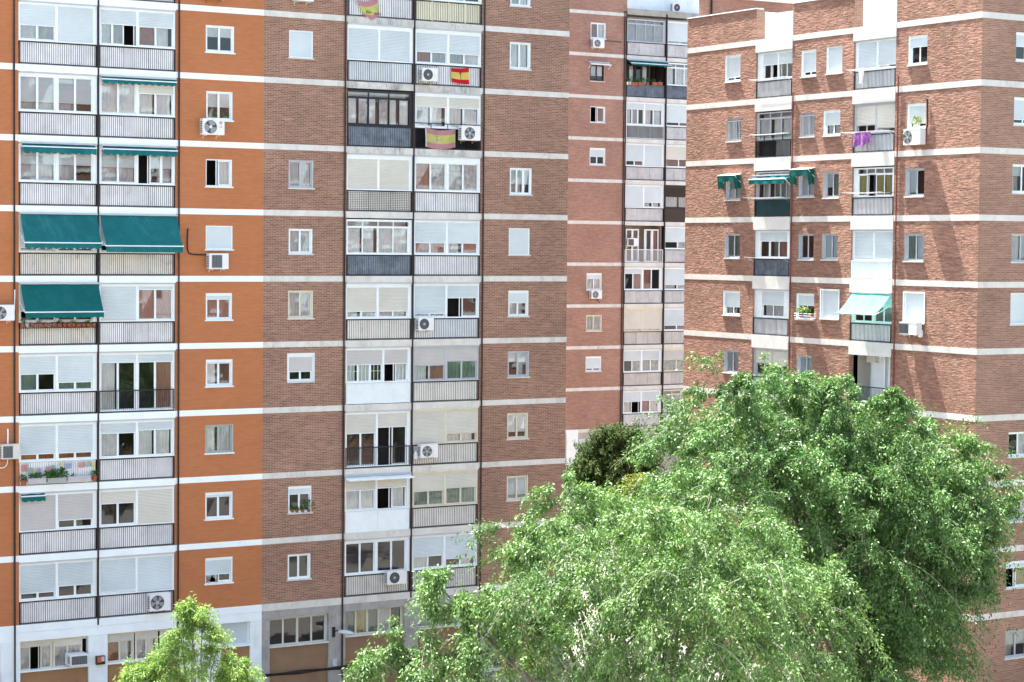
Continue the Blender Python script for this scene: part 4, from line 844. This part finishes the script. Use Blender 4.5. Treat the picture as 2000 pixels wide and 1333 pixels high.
# ------------------------------------------------------------------ small fixtures
t=thing('wall_lamp','grey street lamp on a curved arm, fixed to the concrete pillar','street lamp',F1.w(F1.u(651,1232),0,F1.at(651,1236)[1]))
u,z=F1.at(651,1234); m=MB(F1); m.m('pipe'); m.box(u-.06,u+.06,.0,.08,z-.22,z+.20); m.build('mounting_plate',t)
e=F1.at(666,1231,.8); m=MB(F1); m.m('pipe'); m.tube([F1.w(u,.06,z-.02),F1.w(u+.02,.3,z+.1),F1.w(u+(e[0]-u)*.6,.6,z+.1),F1.w(e[0],.8,e[1])],.022,6); m.build('arm',t)
c=Vector(F1.w(*[F1.at(676,1237,.95)[0],.95,F1.at(676,1237,.95)[1]])); m=MB(); m.m('lamp_grey'); ax=Vector((.8,-.55,-.12)).normalized(); s=ax.cross(Vector((0,0,1))).normalized(); n_=s.cross(ax); b=len(m.v)
for i in range(9):
    a=math.pi*i/8; x=-math.cos(a)*.36; r=math.sin(a)**.7*.17+.004
    for k in range(12):
        th=2*math.pi*k/12; m.v.append(tuple(c+ax*x+s*r*math.cos(th)+n_*(r*.75*math.sin(th) if math.sin(th)>0 else r*.25*math.sin(th))))
for i in range(8):
    for k in range(12): m.f.append((b+i*12+k,b+i*12+(k+1)%12,b+(i+1)*12+(k+1)%12,b+(i+1)*12+k)); m.mi.append(0)
m.build('lamp_head',t,smooth=True)
u,z=F1.at(195,1289); t=thing('wall_lamp','orange fronted square lamp box on the white pillar','wall lamp',F1.w(u,0,z)); m=MB(F1); m.m('black'); m.box(u-.19,u+.17,.0,.16,z-.17,z+.17); m.build('housing',t)
m=MB(F1); m.m('lamp_orange'); m.box(u-.16,u+.0,.16,.175,z-.08,z+.15); m.m('fl_white'); m.box(u+.0,u+.14,.16,.172,z-.04,z+.15); m.build('lens',t)
u,z=F1.at(652,1294); m=MB(F1); m.m('lamp_grey'); m.box(u-.10,u+.10,0,.12,z-.15,z+.15); m.box(u-.085,u+.085,.12,.128,z-.13,z+.13); m.m('black'); m.box(u+.03,u+.06,.128,.134,z-.02,z+.02); tag(m.build('junction_box'),'pale junction box low on the concrete pillar below the street lamp','junction box')
# ------------------------------------------------------------------ person leaning on the sill
def skin(name,V,E,rad,mat,parent=None,sub=2):
    me=bpy.data.meshes.new(name); me.from_pydata(V,E,[]); o=bpy.data.objects.new(name,me); COL.objects.link(o)
    s=o.modifiers.new('s','SKIN'); 
    for i,r in enumerate(rad): me.skin_vertices[0].data[i].radius=r
    me.skin_vertices[0].data[0].use_root=True; s.use_smooth_shade=True
    u_=o.modifiers.new('u','SUBSURF'); u_.levels=sub; u_.render_levels=sub
    dg=bpy.context.evaluated_depsgraph_get(); m2=bpy.data.meshes.new_from_object(o.evaluated_get(dg)); bpy.data.objects.remove(o)
    m2.materials.clear(); m2.materials.append(MATS[mat]); o=bpy.data.objects.new(name,m2); COL.objects.link(o)
    if parent: o.parent=parent
    return o
zc_=F1.at(402,1138)[1]; uc_=F1.at(414,1135)[0]; pz=zc_-1.08
t=thing('person','person in a grey blue shirt leaning on the sill under a half closed shutter','person',F1.w(uc_,-.44,pz))
# local frame: x along wall, -y outwards; joints of a forward-leaning body
V=[(0,.15,.95),(0,.08,1.15),(0,-.03,1.33),(0,-.12,1.46),(0,-.17,1.53),(0,-.22,1.62),(0,-.25,1.72),
   (.19,-.08,1.38),(.27,-.16,1.18),(.20,-.40,1.13),(.17,-.48,1.12),(-.19,-.08,1.38),(-.27,-.16,1.18),(-.20,-.40,1.13),(-.17,-.48,1.12),
   (.10,.15,.88),(.11,.14,.48),(.11,.20,.07),(.11,.08,.03),(-.10,.15,.88),(-.11,.14,.48),(-.11,.20,.07),(-.11,.08,.03)]
E_=[(0,1),(1,2),(2,3),(3,4),(4,5),(5,6),(3,7),(7,8),(8,9),(9,10),(3,11),(11,12),(12,13),(13,14),(0,15),(15,16),(16,17),(17,18),(0,19),(19,20),(20,21),(21,22)]
Rd=[(.15,.11),(.14,.10),(.16,.11),(.07,.07),(.055,.06),(.085,.10),(.07,.085),(.065,.065),(.05,.05),(.034,.034),(.03,.02),(.065,.065),(.05,.05),(.034,.034),(.03,.02),(.09,.09),(.065,.065),(.04,.045),(.035,.03),(.09,.09),(.065,.065),(.04,.045),(.035,.03)]
nf=len(V)
for sx in (1,-1):
    w0=10 if sx>0 else 14; bx,by,bz=V[w0]
    for k,(ox,L) in enumerate(((-.032,.075),(-.011,.085),(.011,.08),(.032,.062))):
        i=len(V); V+=[(bx+ox*.9,by-.035,bz),(bx+ox*1.1,by-.035-L*.6,bz-.012),(bx+ox*1.1,by-.035-L,bz-.045)]; E_+=[(w0,i),(i,i+1),(i+1,i+2)]; Rd+=[(.010,.010),(.009,.009),(.007,.007)]
    i=len(V); V+=[(bx-sx*.04,by-.01,bz),(bx-sx*.065,by-.05,bz-.005)]; E_+=[(w0,i),(i,i+1)]; Rd+=[(.011,.011),(.009,.009)]
skin('body',V,E_,Rd,'skin',t)
skin('shirt',[(0,.14,.98),(0,.08,1.15),(0,-.03,1.33),(0,-.115,1.45),(.19,-.08,1.38),(.26,-.155,1.20),(-.19,-.08,1.38),(-.26,-.155,1.20)],[(0,1),(1,2),(2,3),(3,4),(4,5),(3,6),(6,7)],[(.17,.13),(.165,.125),(.19,.15),(.09,.09),(.085,.085),(.072,.072),(.085,.085),(.072,.072)],'shirt',t)
skin('trousers',[(0,.15,.95),(.10,.15,.86),(.11,.14,.48),(.11,.20,.12),(-.10,.15,.86),(-.11,.14,.48),(-.11,.20,.12)],[(0,1),(1,2),(2,3),(0,4),(4,5),(5,6)],[(.145,.11),(.105,.105),(.08,.08),(.06,.06),(.105,.105),(.08,.08),(.06,.06)],'jeans',t)
skin('hair',[(0,-.19,1.71),(0,-.22,1.78),(0,-.16,1.66)],[(0,1),(0,2)],[(.095,.10),(.07,.08),(.07,.07)],'hair',t)
# ------------------------------------------------------------------ trees
def leafmesh(name,P,D,S,L,Wd,mat,parent):
    """leaf blades: base point P, direction D, side S, length L, width Wd"""
    n=len(P); V=np.empty((n,4,3)); V[:,0]=P; V[:,1]=P+D*(L*.45)[:,None]+S*(Wd*.5)[:,None]; V[:,2]=P+D*L[:,None]; V[:,3]=P+D*(L*.45)[:,None]-S*(Wd*.5)[:,None]
    V[:,2,2]-=L*.15
    V=(V.reshape(-1,3)-np.array(parent['_o'])).astype(np.float32)
    me=bpy.data.meshes.new(name); me.vertices.add(4*n); me.vertices.foreach_set('co',V.ravel()); me.loops.add(4*n); me.loops.foreach_set('vertex_index',np.arange(4*n,dtype=np.int32))
    me.polygons.add(n); me.polygons.foreach_set('loop_start',np.arange(0,4*n,4,dtype=np.int32)); me.update(calc_edges=True); me.validate()
    me.materials.append(MATS[mat]); o=bpy.data.objects.new(name,me); COL.objects.link(o); o.parent=parent; return o
def tubes(name,paths,rad,mat,parent):
    """many thin three-sided twigs at once; paths (n,k,3)"""
    n,k,_=paths.shape; T=np.gradient(paths,axis=1); T/=np.linalg.norm(T,axis=2,keepdims=True)+1e-9
    A=np.cross(T,np.array([.31,.22,.92])); A/=np.linalg.norm(A,axis=2,keepdims=True)+1e-9; B=np.cross(T,A)
    r=(rad[:,None]*np.linspace(1,.35,k)[None])[...,None]
    V=np.stack([paths+(A*math.cos(t)+B*math.sin(t))*r for t in (0,2.094,4.189)],2).reshape(-1,3)-np.array(parent['_o'])
    i=np.arange(n)[:,None,None]*k*3+np.arange(k-1)[None,:,None]*3; c=np.arange(3)[None,None]; q=np.stack([i+c,i+(c+1)%3,i+3+(c+1)%3,i+3+c],-1).reshape(-1,4)
    m=len(q); me=bpy.data.meshes.new(name); me.vertices.add(len(V)); me.vertices.foreach_set('co',V.astype(np.float32).ravel()); me.loops.add(4*m); me.loops.foreach_set('vertex_index',q.astype(np.int32).ravel())
    me.polygons.add(m); me.polygons.foreach_set('loop_start',np.arange(0,4*m,4,dtype=np.int32)); me.update(calc_edges=True); me.materials.append(MATS[mat]); o=bpy.data.objects.new(name,me); COL.objects.link(o); o.parent=parent; return o
def unit(a): return a/(np.linalg.norm(a,axis=-1,keepdims=True)+1e-9)
def tree(label,base,lobes,mat='leaf',dens=1.,droop=1.,ls=.102,trunk_r=.28,twl=(1.,2.2),lpt=52,fork=3.,twigs=True):
    """lobes: (centre, radius); arching twigs fan out of every lobe and carry the leaves"""
    bx,by=base; t=thing('broadleaf_tree',label,'tree',(bx,by,GZ),None)
    C=np.array([c for c,_ in lobes]); Rr=np.array([r for _,r in lobes])
    tr=MB(); tr.m('bark'); top=Vector((bx,by,GZ)); cen=Vector(C.mean(0)); f=Vector((bx*.6+cen.x*.4,by*.6+cen.y*.4,GZ+fork))
    tr.tube([(bx,by,GZ-.1),(bx+.06,by,GZ+fork*.4),f],trunk_r*1.15,10,trunk_r*.85); tr.build('trunk',t,smooth=True)
    lm=MB(); lm.m('bark')
    for (c,r) in lobes:
        c=Vector(c); a=f+(cen-f)*.35; L=[]
        P0,P1,P2,P3=f,f+Vector((0,0,(c.z-f.z)*.45)),c+(a-c)*.35+Vector((0,0,r*.3)),c+Vector((0,0,r*.2))
        for i in range(9):
            s=i/8; p=P0*(1-s)**3+P1*3*s*(1-s)**2+P2*3*s*s*(1-s)+P3*s**3; L.append(p+Vector((R.gauss(0,.05),R.gauss(0,.05),0)))
        lm.tube(L,trunk_r*.42,6,.012)
    lm.build('limb',t,smooth=True)
    Ps,Rs=[],[]
    for (c,r) in lobes:
        m_=max(int(9*dens),int(13*r*r*dens)); nb=7; n=m_*nb; d0=unit(NR.normal(size=(m_,3))); s0=np.array(c)+d0*(r*NR.uniform(.08,.85,(m_,1))**.6)
        v0=unit(d0*.8+np.array([0,0,.5])+NR.normal(size=(m_,3))*.35); d=np.repeat(d0,nb,0); st=np.repeat(s0,nb,0)+NR.normal(size=(n,3))*.05
        dirn=unit(np.repeat(v0,nb,0)+NR.normal(size=(n,3))*.2); L=np.repeat(NR.uniform(*twl,(m_,1)),nb,0)*NR.uniform(.55,1.1,(n,1))*min(1.15,.24+.56*r)
        k=9; s=np.linspace(0,1,k)[None,:,None]
        Q=st[:,None]+dirn[:,None]*L[:,None]*s+np.array([0,0,-1])*(droop*.75*L[:,None]*s**2.2)+NR.normal(size=(n,1,3))*.12*s*L[:,None]
        Ps.append(Q); Rs.append(NR.uniform(.004,.0095,n))
    Q=np.concatenate(Ps); rr=np.concatenate(Rs)
    if twigs: tubes('twigs',Q[::4],rr[::4],'twig',t)
    n,k,_=Q.shape; idx=np.repeat(np.arange(n),lpt); s=NR.uniform(.12,1.,len(idx))*(k-1); i0=np.minimum(s.astype(int),k-2); fr_=(s-i0)[:,None]
    P=Q[idx,i0]*(1-fr_)+Q[idx,i0+1]*fr_; T=unit(Q[idx,i0+1]-Q[idx,i0]); side=unit(np.cross(T,NR.normal(size=P.shape)))
    # short side shoots spread the leaves off the twig
    P=P+side*NR.uniform(.0,.11,(len(P),1))+np.array([0,0,-.05])*NR.uniform(0,1,(len(P),1))
    D=unit(T*.6+side*.9+np.array([0,0,-.35])+NR.normal(size=P.shape)*.35); nrm=unit(np.array([0,0,1.])+NR.normal(size=P.shape)*.8); S=unit(np.cross(D,nrm))
    L=ls*NR.uniform(.65,1.35,len(P)); leafmesh('crown',P,D,S,L,L*.46,mat,t); return t
def lob(px,py,rpx,depth,dd=0): 
    return (tuple(at_depth(px,py,depth+dd)),rpx/FPX*depth)
D1=62.
rear=[(1440,815,100,1),(1545,850,110,1),(1650,850,100,1),(1350,880,95,1),(1300,960,85,1),(1745,910,115,.5),(1850,985,110,1.),(1690,960,115,-.5),(1570,950,105,-1),(1450,930,100,-1),(1890,1050,60,1),(1790,1050,100,-.5),(1690,1080,100,-1),(1830,1165,72,.5),(1750,1190,95,.3),(1660,1240,100,.3),(1795,1270,70,.3),(1735,1330,100,.3),(1640,1340,90,.3),(1885,1130,35,1),(1500,1050,120,0),(1600,800,75,1),(1760,840,50,1),(1925,950,45,1),(1960,1010,40,1),(1340,1060,100,2),(1450,757,38,0),(1560,760,40,0),(1660,770,40,0),(1880,910,45,0),(1740,790,22,0),
 (1470,860,110,4),(1580,880,120,4.5),(1700,930,120,4.5),(1800,990,110,4),(1650,1000,120,6.5),(1760,1060,110,6.),(1850,1040,80,3.5),(1640,930,110,3.2),(1560,990,110,3.),(1760,1000,110,4.),(1830,1090,80,3.),(1700,1140,100,4.5),(1780,1150,90,3.8),(1740,980,110,2.2),(1820,1000,90,2.4),(1660,1080,100,4.)]
b_=at_depth(1700,1700,D1+2.5); tree('tallest leafy green tree, right of centre, covering the foot of the corner block',(b_[0],b_[1]),[lob(x,y,r,D1,q) for x,y,r,q in rear],droop=.95,trunk_r=.34,dens=.92,lpt=60,ls=.094)
D2=52.
front=[(1112,965,45,0),(1185,1020,68,0),(1290,1010,82,1),(1080,1060,95,0),(1010,1070,50,0),(1200,1090,110,-2),(1330,1080,110,-2),(1420,1050,95,-1),(1510,1090,95,0),(1580,1160,75,0),(1450,1170,115,-3),(1330,1200,120,-3),(1210,1220,120,-2),(1100,1180,105,-1),(1010,1180,70,0),(905,1195,30,0),(850,1140,20,0),(940,1240,75,0),(850,1260,65,0),(780,1285,50,0),(740,1300,30,0),(1030,1280,95,0),(1150,1310,110,0),(1280,1320,110,-2),(1420,1300,110,-2),(1550,1270,90,0),(1600,1210,50,0),(1560,1340,90,0),(900,1320,70,0),(800,1340,50,0),(1390,975,50,1),(1190,1065,85,3),(1320,1050,105,3.5),(1450,1100,100,3),(1090,1100,80,2.5),(1400,1130,100,4.5),(1430,1310,80,-1),(1390,1345,70,0),(1460,1345,70,1)]
b_=at_depth(1290,1800,D2); ft=tree('wide drooping light green tree in the middle foreground',(b_[0],b_[1]),[lob(x,y,r,D2,q) for x,y,r,q in front],droop=1.25,trunk_r=.3,dens=.8,lpt=58,ls=.088,mat='leaf_pale')
D3=55.
small=[(376,1190,13,0),(375,1215,22,0),(395,1235,26,0),(355,1238,22,0),(378,1268,42,0),(340,1285,32,0),(420,1278,34,0),(455,1302,26,0),(305,1300,24,0),(380,1320,58,0),(435,1330,42,0),(328,1330,42,0),(262,1315,14,0),(285,1322,20,0),(480,1312,14,0)]
b_=at_depth(385,1750,D3); tree('young airy tree at lower left before the white ground floor pillars',(b_[0],b_[1]),[lob(x,y,r,D3,q) for x,y,r,q in small],mat='leaf_young',droop=.9,dens=.6,ls=.075,trunk_r=.08,twl=(1.0,1.9),lpt=46)
D4=116.
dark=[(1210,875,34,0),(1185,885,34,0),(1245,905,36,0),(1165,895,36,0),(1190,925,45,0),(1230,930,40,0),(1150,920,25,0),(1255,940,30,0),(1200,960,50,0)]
b_=at_depth(1200,1200,D4); tree('small tree with shade painted into its dark leaves at the corner, in front of the set-back block',(b_[0],b_[1]),[lob(x,y,r,D4,q) for x,y,r,q in dark],mat='leaf_shaded',droop=.4,ls=.12,dens=2.6,twigs=False,trunk_r=.2,lpt=45)  # shade of the corner is put into this tree's leaf colour
D5=75.
yel=[(1225,965,30,0),(1260,990,38,0),(1220,1010,40,0),(1270,1030,40,0)]
b_=at_depth(1240,1400,D5); tree('yellow green tree top showing between the two big leafy trees',(b_[0],b_[1]),[lob(x,y,r,D5,q) for x,y,r,q in yel],mat='leaf_yellow',droop=.6,trunk_r=.2)

# trees nearer the camera's own side of the court, mirrored in the lower panes
for i,(x,y,a) in enumerate(((49,34,1.9),(59,45,.6),(69,35,3.7),(82,44,5.0),(58,16,2.6),(76,18,4.2))):
    c=ft.copy(); COL.objects.link(c); c.location=(x,y,GZ); c.rotation_euler=(0,0,a); c['label']='leafy tree out of view on the near side of the courtyard, mirrored in window panes'; c['group']='trees mirrored in the panes'
    for ch in ft.children: d=ch.copy(); COL.objects.link(d); d.parent=c
